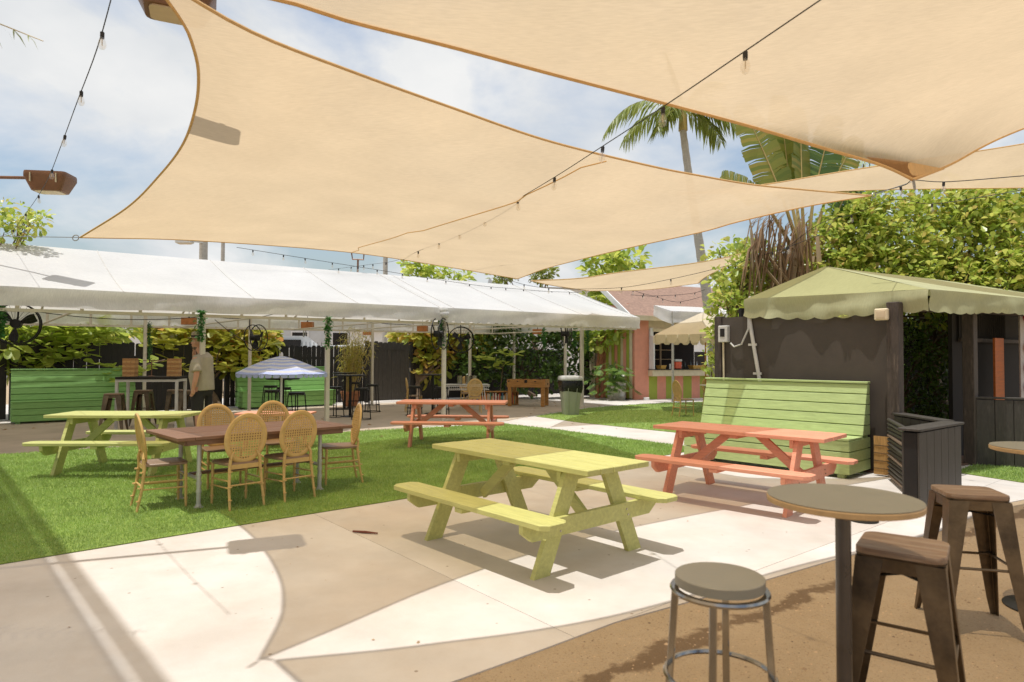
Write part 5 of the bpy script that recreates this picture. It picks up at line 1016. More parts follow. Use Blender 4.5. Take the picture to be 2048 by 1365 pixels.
# ---- bamboo in a pot, monstera in a galvanised pot
bm = empty('bamboo_clump', (-5.05, 20.6, .01), 0, 'yellow bamboo clump in a terracotta pot left of the gate', 'bamboo')
mb = MB(); mb.lathe([(.20, 0), (.24, .1), (.29, .38), (.31, .40), (.31, .46), (.27, .46), (.26, .42)], 20); mb.build('pot', M['terracotta'], bm, True)
P = []; D = []
for i in range(30):
    a = random.uniform(0, 2*PI); rr = random.uniform(.02, .2); x, y = rr*math.cos(a), rr*math.sin(a); h = random.uniform(1.7, 2.5); lx, ly = x*3+random.uniform(-.25, .25)+.25, y*3
    mb = MB(); mb.tube([(x, y, .4), (x*1.6+lx*.2, y*1.6, h*.6), (lx, ly, h)], [.011, .009, .004], 5); mb.build('cane', M['stem'], bm, True)
    for k in range(34):
        t = random.uniform(.35, 1); q = Vector((x+(lx-x)*t*t, y+(ly-y)*t*t, .4+(h-.4)*t)); P.append(tuple(q+Vector((random.gauss(0, .13), random.gauss(0, .13), random.gauss(0, .06))))); D.append((random.gauss(0, .7), random.gauss(0, .7), random.uniform(-.7, .2)))
v, f = leaf_arrays(np.array(P), np.array(D), RNG.uniform(.14, .26, len(P)), T_BLADE, .2); o = mobj('foliage', arr_mesh('foliage', v, f, M['bamboo_leaf']), bm); o['kind'] = 'stuff'
mo = empty('monstera_plant', (3.87, 24.3, .0), 0, 'monstera with split leaves in a galvanised tub by the bar', 'potted plant')
mb = MB(); mb.lathe([(.30, 0), (.32, .03), (.33, .12), (.345, .14), (.33, .16), (.35, .50), (.365, .52), (.35, .54), (.355, .66), (.37, .68), (.35, .69), (.33, .64)], 24); mb.build('tub', M['galv'], mo, True)
def mleaf():
    mb = MB(); n = 9; vs = [Vector((0, 0, 0))]; fs = []
    for s in (-1, 1):
        for i in range(n):
            t0, t1 = i/n, (i+.62)/n; w = .5*math.sin(PI*(.12+.85*t0))**.6; b = len(vs); sk = .22
            vs += [Vector((t0*.95-.1, 0, .03)), Vector((t1*.95-.1, 0, .03)), Vector((t1*.95-.1+sk*w*.6, s*w*.6, .02)), Vector((t0*.95-.1+sk*w*.6, s*w*.6, .02)), Vector((t1*.95-.1+sk*w, s*w*.97, -.08)), Vector((t0*.95-.1+sk*w, s*w, -.08))]; fs += [(b, b+1, b+2, b+3), (b+3, b+2, b+4, b+5)]
            if i < n-1: vs += [Vector((t1*.95-.1, 0, .03)), Vector(((i+1)/n*.95-.1, 0, .03)), Vector(((i+1)/n*.95-.1+.04, s*w*.4, .02)), Vector((t1*.95-.1+.04, s*w*.4, .02))]; fs += [(b+6, b+7, b+8, b+9)]
    mb.add(vs, fs); return mb.mesh('leaf', M['monstera'])
ML = mleaf()
for i in range(46):
    a = random.uniform(0, 2*PI); rr = random.uniform(.2, .95); h = random.uniform(.45, 1.5)-rr*.35; e = Vector((rr*math.cos(a)*1.05-.2, rr*math.sin(a)*.6-.15, max(.2, h))); mb = MB(); mb.tube([(0, 0, .6), Vector((e.x*.5, e.y*.5, max(.9, h+.1))), e], [.014, .012, .008], 5); st = mb.build('stalk', M['monstera'], mo, True)
    o = mobj('leaf', ML, mo, e); d = Vector((math.cos(a), math.sin(a)-.9, random.uniform(-1.3, -.2))); o.rotation_mode = 'QUATERNION'; o.rotation_quaternion = d.to_track_quat('X', 'Z'); o.scale = (random.uniform(.26, .42),)*3

# ------------------------------------------------------------------ striped bar building
bw = Vector((.895, .445, 0)); bn = Vector((.445, -.895, 0)); b0 = Vector((4.55, 24.35, 0)); brz = math.atan2(bw.y, bw.x)
bar = empty('bar_building', b0, brz, 'pink and lime striped bar building with brown shingle roof', 'building')   # local x along front, -y towards the yard
def lb(nm, c, sz, mat, bev=0, par=None): mb = MB(); mb.box(c, sz, None, bev); return mb.build(nm, mat, par or bar)
lb('wall', (.33, .1, 1.55), (.66, .2, 3.1), M['pink']); lb('wall', (3.6, .1, 2.86), (5.9, .2, .48), M['cream']); lb('wall', (5.3, .1, 1.55), (2.5, .2, 3.1), M['pink']); lb('wall', (2.4, .12, .43), (3.5, .16, .86), M['lime'])
for i in range(8): lb('stripe', (.85+i*.42, .03, .43), (.418, .03, .86), M['lime'] if i % 2 == 0 else M['pink'])
lb('counter', (2.42, -.10, .99), (3.6, .34, .24), M['cream'], .01); lb('counter_top', (2.42, -.12, 1.118), (3.62, .40, .02), M['dark'])
for x, w, z, h in ((.74, .14, 1.9, 1.56), (4.1, .12, 1.9, 1.56)): lb('window_frame', (x, -.02, z), (w, .12, h), M['white'])
lb('window_frame', (2.42, -.02, 2.6), (3.3, .12, .12), M['cream']); lb('shutter', (.68, -.16, 1.75), (.05, .26, 1.25), M['white'])
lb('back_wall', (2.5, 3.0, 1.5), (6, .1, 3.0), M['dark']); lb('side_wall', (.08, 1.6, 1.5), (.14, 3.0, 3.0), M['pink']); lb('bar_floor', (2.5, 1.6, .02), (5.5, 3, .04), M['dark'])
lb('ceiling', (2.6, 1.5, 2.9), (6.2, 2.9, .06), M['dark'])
for z in (1.5, 1.9): lb('back_shelf', (2.4, 2.8, z), (3.2, .25, .03), M['cream'])
for x in (1.6, 2.8, 3.4): lb('shelf_post', (x, 2.7, 1.6), (.06, .06, 1.4), M['cream'])
# shingle courses
for i in range(12):
    y0 = -.32+i*.19; z0 = 3.08+i*.125; mb = MB(); mb.box((0, 0, 0), (7.2, .235, .02)); o = mb.build('shingle_course', M['shingle'], bar, False, (3.1, y0+.1, z0+.085)); o.rotation_euler = (math.radians(33), 0, 0)
mb = MB(); mb.bar((-.52, -.36, 3.06), (-.52, 2.0, 4.62), .06, .2); mb.build('rake_board', M['white'], bar); lb('fascia', (3.1, -.36, 3.02), (7.2, .05, .18), M['cream'])
lb('gable_wall', (0, 1.6, 3.2), (.1, 2.4, .8), M['pink'])
# awning over the hatch
aw = empty('awning', b0+bw*2.3, brz, 'white canvas awning over the bar hatch', 'awning'); mb = MB()
A_ = [Vector((-1.75, -.45, 3.50)), Vector((1.9, -.45, 3.50)), Vector((1.9, -1.45, 3.22)), Vector((-1.75, -1.45, 3.22))]
cloth_quad('awning_top', A_[0], A_[1], A_[2], A_[3], M['tent'], aw, Vector((0, 0, 0)), 14, 6, .03); valance(A_[3], A_[2], .38, M['tentval'], aw, Vector((0, 0, 0)), .0, .03, 3, Vector((0, -1, 0))); valance(A_[3], A_[0], .42, M['tentval'], aw, Vector((0, 0, 0)), .0, .03, 4, Vector((-1, 0, 0)))
for x in (-1.7, 1.85): mb = MB(); mb.tube([(x, -1.42, 0), (x, -1.42, 3.2)], .045, 10); mb.build('post', M['palmtrunk'], aw, True)
def onbar(x, y, z): return b0+bw*x-bn*y+Z*z
def small(nm, lab, cat, x, y, prof, mat, grp=None, n=14):
    mb = MB(); mb.lathe(prof, n); return tag(mb.build(nm, mat, None, True, onbar(x, y, 1.129)), lab, cat, grp)
jr = empty('drink_dispenser', onbar(1.95, -.05, 1.129), brz, 'square clear drink tub with red drink on the bar counter', 'dispenser'); mb = MB(); mb.box((0, 0, .15), (.30, .24, .27), None, .02); mb.build('drink', M['redjuice'], jr); mb = MB(); mb.box((0, 0, .335), (.33, .27, .09), None, .02); mb.build('lid', M['binlid'], jr)
for x, w, lab in ((1.16, .24, 'yellow tray at the left end of the bar counter'), (2.9, .62, 'wide yellow tray on the bar counter')):
    tr = empty('tray', onbar(x, -.1, 1.129), brz, lab, 'tray', 'yellow trays on the bar'); mb = MB(); loft(mb, [[Vector((a*w/2*.9, b*.12, .01)) for a, b in ((-1, -1), (1, -1), (1, 1), (-1, 1))], [Vector((a*w/2, b*.15, .13)) for a, b in ((-1, -1), (1, -1), (1, 1), (-1, 1))]]); mb.build('body', M['yellowbox'], tr); mb = MB(); mb.box((0, 0, .135), (w+.02, .32, .02)); mb.build('rim', M['yellowbox'], tr)
small('cup', 'slim white cup left of the red drink tub', 'cup', 1.62, -.05, [(.03, 0), (.038, .2), (.036, .2)], M['white']); small('metal_shaker', 'steel cocktail shaker right of the wide tray', 'shaker', 3.42, -.1, [(.045, 0), (.06, .16), (.03, .2), (.025, .27)], M['steel'])
for i, (x, h, lab) in enumerate(((2.3, .26, 'dark bottle just right of the red drink tub'), (2.5, .3, 'dark bottle behind the wide tray, left'), (2.78, .34, 'taller dark bottle behind the wide tray'), (3.1, .3, 'dark bottle behind the wide tray, right'), (3.28, .28, 'dark bottle left of the steel shaker'), (3.6, .33, 'dark bottle right of the steel shaker'), (3.75, .3, 'last dark bottle by the hatch edge'))):
    small('bottle', lab, 'bottle', x, .12, [(.04, 0), (.042, h*.6), (.016, h*.75), (.015, h)], M['bottle'] if i % 3 else M['steel'], 'bottles on the bar counter')
# painted vertical boards beside the bar
pf = empty('board_fence', (3.05, 25.9, 0), math.atan2(-1.5, 1.45), 'painted vertical boards in pink, lime and cream beside the bar', 'fence')
for i, c_ in enumerate(('cream', 'cream', 'trunk', 'lime', 'pink', 'terracotta', 'lime', 'cream', 'lime', 'pink', 'lime', 'cream', 'pink', 'lime', 'cream')): mb = MB(); mb.box((0, 0, 0), (.125, .025, 2.95+.06*math.sin(i*2.1)), None, .003); mb.build('board', M[c_], pf, False, (.07+i*.137, random.uniform(-.02, .02), 1.48))
bx_ = tag(MB().box((0, 0, .05), (.2, .14, .1), None, .01).build('small_box', M['white'], None, False, (4.95, 24.2, 0)), 'small white box on the ground by the pink wall', 'box')

# ------------------------------------------------------------------ umbrellas
def umbrella(name, label, p, H, rimz, R, nseg, mats, poleM, val, tilt=0, rot=0, stripes=0, group='umbrellas'):
    r = empty(name, p, rot, label, 'umbrella', group)
    for k in range(nseg):
        a0, a1 = 2*PI*k/nseg, 2*PI*(k+1)/nseg; nr = 12; mb = MB(); vs = []; m = 6
        for i in range(nr+1):
            t = i/nr
            for j in range(m+1):
                a = a0+(a1-a0)*j/m; chord = math.cos((a1-a0)/2)/math.cos(a-(a0+a1)/2); rr = R*t*chord; dip = .05*t*math.sin(PI*j/m)
                vs.append(Vector((rr*math.cos(a), rr*math.sin(a), H-(H-rimz)*(t**(1.35 if stripes else 1.08))+dip*0-.02*math.sin(PI*t)*0-dip*.5)))
        b = 0; fs = []; mi = []
        for i in range(nr):
            for j in range(m): fs.append((i*(m+1)+j, (i+1)*(m+1)+j, (i+1)*(m+1)+j+1, i*(m+1)+j+1)); mi.append((i % 2) if stripes else 0)
        mb.add(vs, fs); mb.m = mi; o = mb.build('canopy_panel', mats, r, False)
        # valance flaps
        nf = 5; c0 = Vector((R*math.cos(a0), R*math.sin(a0), rimz)); c1 = Vector((R*math.cos(a1), R*math.sin(a1), rimz)); mb = MB()
        for i in range(nf):
            s0, s1 = (i+.06)/nf, (i+.94)/nf; q = []
            for s, z in ((s0, 0), (s0, -val*.7), (s0*.75+s1*.25, -val), (s0*.25+s1*.75, -val), (s1, -val*.7), (s1, 0)): q.append(c0.lerp(c1, s)+Z*(z-.012))
            mb.add(q, [tuple(range(6))])
        mb.build('valance_flap', mats[-1] if stripes else mats[0], r)
        mb = MB(); mb.tube([(0, 0, H-.06), c0*0.5+Vector((0, 0, H-.06-(H-rimz)*.0))*.5-Z*.02 if False else Vector((c0.x*.5, c0.y*.5, H-(H-rimz)*.45-.03)), c0-Z*.015], .008, 5); mb.build('rib', poleM, r, True)
    mb = MB(); mb.tube([(0, 0, 0), (0, 0, H+.02)], .022, 10); mb.build('pole', poleM, r, True)
    mb = MB(); mb.lathe([(.012, H-.01), (.03, H+.01), (.025, H+.05), (.008, H+.08)], 10); mb.build('finial', mats[0], r, True); return r
ub = spot(563, 760, 13.6); umbrella('striped_umbrella', 'blue and white striped umbrella under the marquee', (ub.x, ub.y, 0), 1.55, 1.20, .95, 8, [M['whitecloth'], M['blue']], M['white'], .07, stripes=1)
uc = spot(1411, 700, 19.4); umbrella('cream_umbrella', 'cream umbrella with scalloped flaps in front of the bar', (uc.x, uc.y, 0), 2.93, 2.22, 1.72, 6, [M['creamcloth']], M['foos'], .24, rot=.35)

# ------------------------------------------------------------------ back of house furniture
tt = empty('tall_table', (-7.66, 14.0, .01), math.radians(12), 'tall dark-topped table with white legs carrying the wooden block towers', 'table'); mb = MB(); mb.box((0, 0, 1.07), (1.18, .75, .05), None, .006); mb.build('table_top', M['dark'], tt)
for sx in (-1, 1):
    for sy in (-1, 1): mb = MB(); mb.box((sx*.57, sy*.32, .52), (.055, .055, 1.04), None, .004); mb.build('leg', M['pipe_white'], tt)
    mb = MB(); mb.box((0, sx*.32, 1.015), (1.1, .05, .05)); mb.build('apron', M['pipe_white'], tt); mb = MB(); mb.box((sx*.57, 0, 1.015), (.05, .6, .05)); mb.build('apron', M['pipe_white'], tt)
for x, y, lab in ((-.40, -.08, 'left tower of wooden blocks on the tall table'), (.42, .04, 'right tower of wooden blocks on the tall table')):
    tw = empty('block_tower', tt.matrix_basis @ Vector((x, y, 1.096)), math.radians(12), lab, 'block tower', 'block towers on the tall table')
    for k in range(8):
        for j in (-1, 0, 1):
            mb = MB(); sz = (.235, .076, .046) if k % 2 else (.076, .235, .046); mb.box((0, 0, 0), sz, None, .003); mb.build('block', M['sawwood'] if k % 2 else M['sawwood2'], tw, False, (0 if k % 2 else j*.079, j*.079 if k % 2 else 0, .024+k*.0475))
sh = empty('sign_holder', tt.matrix_basis @ Vector((.0, -.05, 1.096)), 0, 'thin brown T-shaped stand between the block towers', 'stand'); mb = MB(); mb.lathe([(.07, 0), (.07, .01), (.012, .02)], 12); mb.tube([(0, 0, 0), (0, 0, .34)], .01, 6); mb.tube([(-.18, 0, .34), (.16, 0, .34)], .008, 6); mb.build('rod', M['bronze'], sh, True)
tx2 = tolix('metal_stool', M['darkwood'], M['gunmetal']); tag(tx2, 'dark metal stool at the left front of the tall table', 'bar stool', 'bar stools'); tx2.location = (-7.98, 13.2, .01); tx2.rotation_euler = (0, 0, .3)
for p, a, lab in (((-8.15, 14.55, .01), .2, 'dark metal stool at the left rear of the tall table'), ((-7.55, 14.75, .01), .4, 'dark metal stool behind the tall table legs'), ((-7.15, 14.6, .01), .1, 'dark metal stool between the tall table and the man')): clone(tx2, p, a, lab)
BT = 'black round bar tables under the marquee'
bl_ = dict(group=BT, top=M['blackmetal'], edge=M['blackmetal'], pole=M['blackmetal'], plate=.24, pr=.035)
bar_table('bar_table', 'black bar table right beside the striped umbrella pole', (-4.98, 14.3, .01), 1.06, .35, **bl_); bar_table('bar_table', 'black bar table behind the striped umbrella', (-5.9, 16.8, .01), 1.07, .35, **bl_)
bar_table('bar_table', 'black bar table in front of the bamboo pot', (-4.15, 16.9, .01), 1.07, .38, **bl_); bar_table('bar_table', 'black bar table farther back near the gate', (-4.9, 19.3, .01), 1.07, .36, **bl_); bar_table('bar_table', 'black bar table behind the orange lawn table', (-2.15, 17.9, .01), 1.07, .36, **bl_)
bs = ring_stool('bar_stool', M['blackmetal'], M['blackmetal'], .77, .17, 4, .23, False); tag(bs, 'black ring stool left of the umbrella table', 'bar stool', 'bar stools'); bs.location = (-5.45, 14.95, .01)
for p, lab in (((-4.58, 14.0, .01), 'black ring stool right of the umbrella pole'), ((-6.35, 17.3, .01), 'black ring stool behind the umbrella, left'), ((-5.65, 16.3, .01), 'black ring stool behind the umbrella, right'), ((-4.5, 16.75, .01), 'black ring stool left of the table by the bamboo'), ((-3.68, 16.1, .01), 'black ring stool nearest of those by the gate'), ((-3.9, 18.4, .01), 'black ring stool close to the gate boards'), ((-4.75, 19.9, .01), 'black ring stool in front of the bamboo pot'), ((-2.55, 17.3, .01), 'black ring stool left behind the orange lawn table'), ((-1.80, 16.9, .01), 'black ring stool behind the lawn table bench')): clone(bs, p, random.uniform(0, 1.5), lab)
# white wire table with metal cups, bookcase, foosball, bin
wt = empty('wire_table', (-1.35, 19.2, .01), math.radians(10), 'white wire-frame table with cups beside the bookcase', 'table'); mb = MB(); mb.box((0, 0, .74), (1.35, .7, .015), None, .004); mb.build('table_top', M['pipe'], wt)
for z, s in ((.70, 1.0), (.60, .97)): mb = MB(); mb.tube([(x*1.35/2*s, y*.7/2*s, z) for x, y in rrect(2, 2, .3, 4)]+[(1.35/2*s, .7/2*s*.7, z)], .01, 5); mb.build('wire_rim', M['white'], wt, True)
for i in range(22): x = -.62+i*.059; mb = MB(); mb.tube([(x, -.35, .70), (x, -.34, .60)], .005, 4); mb.build('wire', M['white'], wt)
for sx in (-1, 1):
    for sy in (-1, 1): mb = MB(); mb.tube([(sx*.5, sy*.26, .72), (sx*.58, sy*.3, 0)], .014, 6); mb.build('leg', M['white'], wt, True)
for x, lab in ((-.17, 'tall steel cup on the white wire table, left one'), (.07, 'tall steel cup on the white wire table, middle one'), (.24, 'tall steel cup on the white wire table, right one')): mb = MB(); mb.lathe([(.075, 0), (.085, .25), (.08, .25)], 16); tag(mb.build('steel_cup', M['steel'], None, True, wt.matrix_basis @ Vector((x, .02, .748))), lab, 'cup', 'steel cups')
bk = empty('bookcase', (-.55, 21.3, .01), math.radians(8), 'low bookcase full of colourful books beside the foosball table', 'bookcase')
for c_, sz in (((0, 0, .03), (1.5, .3, .03)), ((0, 0, .43), (1.5, .3, .025)), ((-.74, 0, .22), (.025, .3, .44)), ((.74, 0, .22), (.025, .3, .44)), ((0, .14, .22), (1.5, .02, .42))): mb = MB(); mb.box(c_, sz); mb.build('board', M['foos'], bk)
x = -.7
bcols = [pm('book_%d' % i, c_, .6, .1, 5, 0) for i, c_ in enumerate(((.55, .1, .05), (.6, .5, .4), (.1, .2, .3), (.6, .25, .08), (.3, .05, .05), (.65, .6, .5), (.15, .3, .2)))]
while x < .68: w = random.uniform(.03, .055); h = random.uniform(.24, .36); mb = MB(); mb.box((x+w/2, -.02, .048+h/2), (w-.004, .2, h)); mb.build('book', random.choice(bcols), bk); x += w
fs_ = empty('foosball_table', (.53, 20.95, .008), math.radians(-14), 'orange brown wooden foosball table under the right marquee', 'game table'); fo = M['foos']
for s in (-1, 1): mb = MB(); mb.box((0, s*.37, .72), (1.22, .03, .24), None, .005); mb.build('side_panel', fo, fs_); mb = MB(); mb.box((s*.6, 0, .72), (.03, .71, .24), None, .005); mb.build('end_panel', fo, fs_)
mb = MB(); mb.box((0, 0, .68), (1.17, .71, .02)); mb.build('pitch', M['green_dark'], fs_)
for sx in (-1, 1):
    for sy in (-1, 1): mb = MB(); mb.box((sx*.53, sy*.32, .305), (.11, .11, .60), None, .006); mb.build('leg', fo, fs_); mb = MB(); mb.lathe([(.035, -.005), (.035, .008)], 8, (sx*.53, sy*.32, 0)); mb.build('foot', M['dark'], fs_)
for i in range(8):
    xx = -.49+i*.14; sgn = 1 if i % 2 else -1; mb = MB(); mb.tube([(xx, -.58 if sgn < 0 else -.42, .80), (xx, .58 if sgn > 0 else .42, .80)], .007, 6); rod = mb.build('rod', M['steel'], fs_, True); mb = MB(); mb.tube([(xx, sgn*.58, .80), (xx, sgn*.68, .80)], .017, 8); mb.build('handle', M['dark'], rod)
    for k in range(3): mb = MB(); mb.box((xx, -.2+k*.2, .79), (.022, .03, .11), None, .004); mb.build('player', M['red'] if sgn > 0 else M['dark'], fs_)
mb = MB(); mb.box((.618, .05, .70), (.01, .12, .06), None, .003); mb.build('goal_slot', M['dark'], fs_); mb = MB(); mb.box((.0, -.39, .79), (.09, .012, .09), None, .003); mb.build('score_box', M['dark'], fs_)
bn_ = empty('waste_bin', (1.59, 17.85, .01), math.radians(8), 'sage plastic waste bin with black bag on the far lawn', 'waste bin'); mb = MB()
loft(mb, [[Vector((x*.40, y*.40, 0)) for x, y in rrect(1, 1, .12, 3)], [Vector((x*.53, y*.53, .78)) for x, y in rrect(1, 1, .12, 3)]])
mb.build('bin_body', M['binbody'], bn_, True)
for i in (-1, 1):
    mb = MB(); mb.bar((i*.1, -.205, .02), (i*.12, -.268, .72), .05, .012); mb.build('panel_rib', M['binbody'], bn_)
mb = MB(); rings = []
for k, (z, s) in enumerate(((.62, .52), (.70, .575), (.80, .60), (.88, .585), (.93, .56))): rings.append([Vector((x*(s+.02*math.sin(9*math.atan2(y, x)+k)), y*(s+.02*math.sin(7*math.atan2(y, x)+k*2)), z-(.10*max(0, x)*(k == 0))+.02*math.sin(5*math.atan2(y, x)))) for x, y in rrect(1, 1, .15, 5)])
loft(mb, rings); mb.build('bag', M['bag'], bn_, True)
mb = MB(); loft(mb, [[Vector((x*s, y*s, z)) for x, y in rrect(1, 1, .15, 4)] for s, z in ((.60, .925), (.61, .94), (.61, .99), (.56, 1.03), (.4, 1.045))]); mb.build('lid', M['binlid'], bn_, True)
rt = empty('round_table', (5.95, 19.15, .01), 0, 'white round table under the cream umbrella', 'table'); mb = MB(); mb.lathe([(.44, .735), (.46, .74), (.46, .758), (.45, .762)], 30); mb.build('table_top', M['white'], rt, True)
for i in range(12): a = 2*PI*i/12; mb = MB(); mb.tube([(.36*math.cos(a), .36*math.sin(a), .735), (.15*math.cos(a), .15*math.sin(a), .36), (.30*math.cos(a), .30*math.sin(a), 0)], .008, 5); mb.build('wire_leg', M['cream'], rt, True)
rg = MB(); rg.tube([(.155*math.cos(t), .155*math.sin(t), .36) for t in np.linspace(0, 2*PI, 17)], .008, 5); rg.build('wire_ring', M['cream'], rt, True)

# ------------------------------------------------------------------ marquee fittings: pendant lamps, fans, ivy
def pendant(label, px, py, z=2.45):
    d = (z-CAM_H)*FPX/(716-py); p = spot(px, py, d); r = empty('pendant_lamp', p, math.radians(random.uniform(-25, 5)), label, 'pendant lamp', 'copper pendant lamps under the marquees')
    for s in (-1, 1): mb = MB(); mb.box((0, s*.085, 0), (.32, .008, .17), None, .002); mb.build('shade_side', M['copper'], r); mb = MB(); mb.box((s*.158, 0, 0), (.008, .165, .17)); mb.build('shade_end', M['copper'], r)
    mb = MB(); mb.box((0, 0, .088), (.32, .178, .008)); mb.build('shade_top', M['copper'], r); mb = MB(); mb.ell((0, 0, -.01), (.045, .045, .06)); mb.build('bulb', M['lamp_face'], r, True)
    mb = MB(); mb.tube([(0, 0, .09), (0, 0, .13), (0, 0, .6)], [.03, .007, .007], 6); mb.build('chain', M['blackmetal'], r, True)
for px, py, lab in ((320, 651, 'copper pendant lamp left of the man, the left one'), (378, 643, 'copper pendant lamp directly above the man'), (533, 659, 'copper pendant lamp left above the striped umbrella'), (615, 651, 'copper pendant lamp right above the striped umbrella'), (735, 666, 'copper pendant lamp in front of the bamboo'), (845, 658, 'copper pendant lamp above the gate'), (976, 669, 'copper pendant lamp left above the foosball table'), (1075, 664, 'copper pendant lamp right above the foosball table')): pendant(lab, px, py)
def fan(label, p, yaw, R=.33):
    r = empty('drum_fan', p, yaw, label, 'fan', 'black drum fans on the marquee posts')
    for y in (-.09, .09):
        mb = MB(); mb.tube([(R*math.cos(t), y, R*math.sin(t)) for t in np.linspace(0, 2*PI, 33)], .014, 6); mb.build('cage_ring', M['blackmetal'], r, True)
    for k in range(24): a = 2*PI*k/24; mb = MB(); mb.tube([(.06*math.cos(a), -.11, .06*math.sin(a)), (R*.97*math.cos(a), -.095, R*.97*math.sin(a))], .003, 3); mb.build('guard_wire', M['blackmetal'], r)
    for k in range(3):
        a = 2*PI*k/3+.4; mb = MB(); vs = []
        for i in range(6):
            t = i/5; rr = .05+.24*t; w = .45+.25*math.sin(PI*t); vs += [Vector((rr*math.cos(a-w/2), .03, rr*math.sin(a-w/2))), Vector((rr*math.cos(a+w/2), -.04, rr*math.sin(a+w/2)))]
        mb.add(vs, [(2*i, 2*i+1, 2*i+3, 2*i+2) for i in range(5)]); mb.build('blade', M['blackmetal'], r)
    mb = MB(); mb.tube([(0, -.08, 0), (0, .14, 0)], .075, 12); mb.build('motor', M['blackmetal'], r, True); mb = MB(); mb.tube([(0, .12, 0), (0, .2, .25), (0, .2, .5)], .015, 6); mb.build('bracket', M['blackmetal'], r, True)
fan('black drum fan at the far left end of the marquee', spot(32, 648, 10.6), .5); fan('black drum fan seen edge-on beside the rear post near the umbrella', spot(512, 676, 16.8), 1.25); fan('black drum fan seen edge-on at the join of the marquees', spot(880, 668, 15.4), 1.35, .36); fan('black drum fan facing us beside the marquee join', spot(922, 680, 18.5), .15, .36); fan('black drum fan seen edge-on near the right marquee end', spot(1133, 668, 19.5), 1.3, .36)
def ivy(label, p, h, r_=.042, n=260):
    r = empty('ivy_garland', p, 0, label, 'garland', 'ivy garlands on the marquee posts'); P = np.stack([RNG.normal(0, r_*.6, n), RNG.normal(0, r_*.6, n), RNG.uniform(0, h, n)], 1); D = np.stack([RNG.normal(0, 1, n), RNG.normal(0, 1, n), RNG.uniform(-1, .2, n)], 1)
    v, f = leaf_arrays(P, D, RNG.uniform(.05, .09, n), T_SMALL); o = mobj('leaves', arr_mesh('leaves', v, f, M['ivy']), r); o['kind'] = 'stuff'; mb = MB(); mb.tube([(.02, 0, 0), (0, .03, h/2), (-.02, 0, h)], .008, 5); mb.build('vine', M['ivy'], r, True)
for px, y0, y1, d, lab in ((401, 684, 620, 11.95, 'ivy garland on the post in front of the man'), (655, 695, 632, 13.5, 'ivy garland on the post right of the umbrella'), (882, 690, 640, 15.5, 'ivy garland at the marquee join post'), (2, 675, 612, 10.3, 'ivy garland at the far left post'), (297, 720, 645, 16.7, 'dark ivy garland on the rear left post'), (1088, 700, 655, 21, 'ivy garland hanging above the foosball table'), (1150, 690, 652, 21, 'ivy garland above the bin'), (1175, 700, 655, 20.8, 'ivy garland on the rightmost marquee post'), (938, 690, 665, 23.2, 'ivy garland on the rear post by the round fan')):
    p = spot(px, y0, d); q = spot(px, y1, d); ivy(lab, p, q.z-p.z)
# cords looping under the marquee
for i, (a, b, sg_) in enumerate((((60, 622, 12), (420, 632, 14), .12), ((420, 632, 14), (560, 625, 14.6), .1), ((430, 640, 14.5), (505, 690, 16.8), .05), ((700, 640, 16), (1000, 640, 19), .15))): cable('power_cord', spot(*a), spot(*b), .008, M['cable'], ('thin power cord under the left marquee eave', 'thin power cord between two pendant lamps', 'thin power cord sloping down to the rear fan', 'thin power cord under the marquee join')[i], 'cord', sg_)

# ------------------------------------------------------------------ things on the ground
stk = MB(); stk.tube([(-.115, .03, .012), (0, 0, .013), (.115, -.035, .012)], [.008, .011, .006], 6); tag(stk.build('wood_splinter', M['shoe'], None, True, (-1.265, 5.73, 0)), 'reddish brown splinter of wood lying on the concrete', 'stick')
dr = empty('drain_cover', (3.33, 6.25, .002), 0, 'small round dark drain cover on the concrete', 'drain'); mb = MB(); mb.lathe([(.13, 0), (.13, .006), (.11, .01)], 24); mb.build('ring', M['blackmetal'], dr, True); mb = MB(); mb.lathe([(.105, 0), (.105, .008)], 24); mb.build('lid', M['steel'], dr, True)
n = 260; q = np.stack([RNG.uniform(-11, 3, n), RNG.uniform(12, 26, n)], 1); P = np.concatenate([q, np.full((n, 1), .014)], 1); D = np.concatenate([RNG.normal(0, 1, (n, 2)), np.zeros((n, 1))], 1); v, f = leaf_arrays(P, D, RNG.uniform(.05, .12, n), T_SMALL); tag(mobj('leaf_litter', arr_mesh('leaf_litter', v, f, M['deadleaf'])), 'dry leaf litter scattered on the paving below the fence', 'leaves', kind='stuff')
n = 26; q = np.stack([RNG.uniform(-2.5, 3.5, n), RNG.uniform(2.8, 7, n)], 1); P = np.concatenate([q, np.full((n, 1), .004)], 1); D = np.concatenate([RNG.normal(0, 1, (n, 2)), np.zeros((n, 1))], 1); v, f = leaf_arrays(P, D, RNG.uniform(.01, .03, n), T_SMALL); tag(mobj('litter', arr_mesh('litter', v, f, M['deadleaf'])), 'tiny bits of dry leaf on the concrete near the picnic tables', 'leaves', kind='stuff')

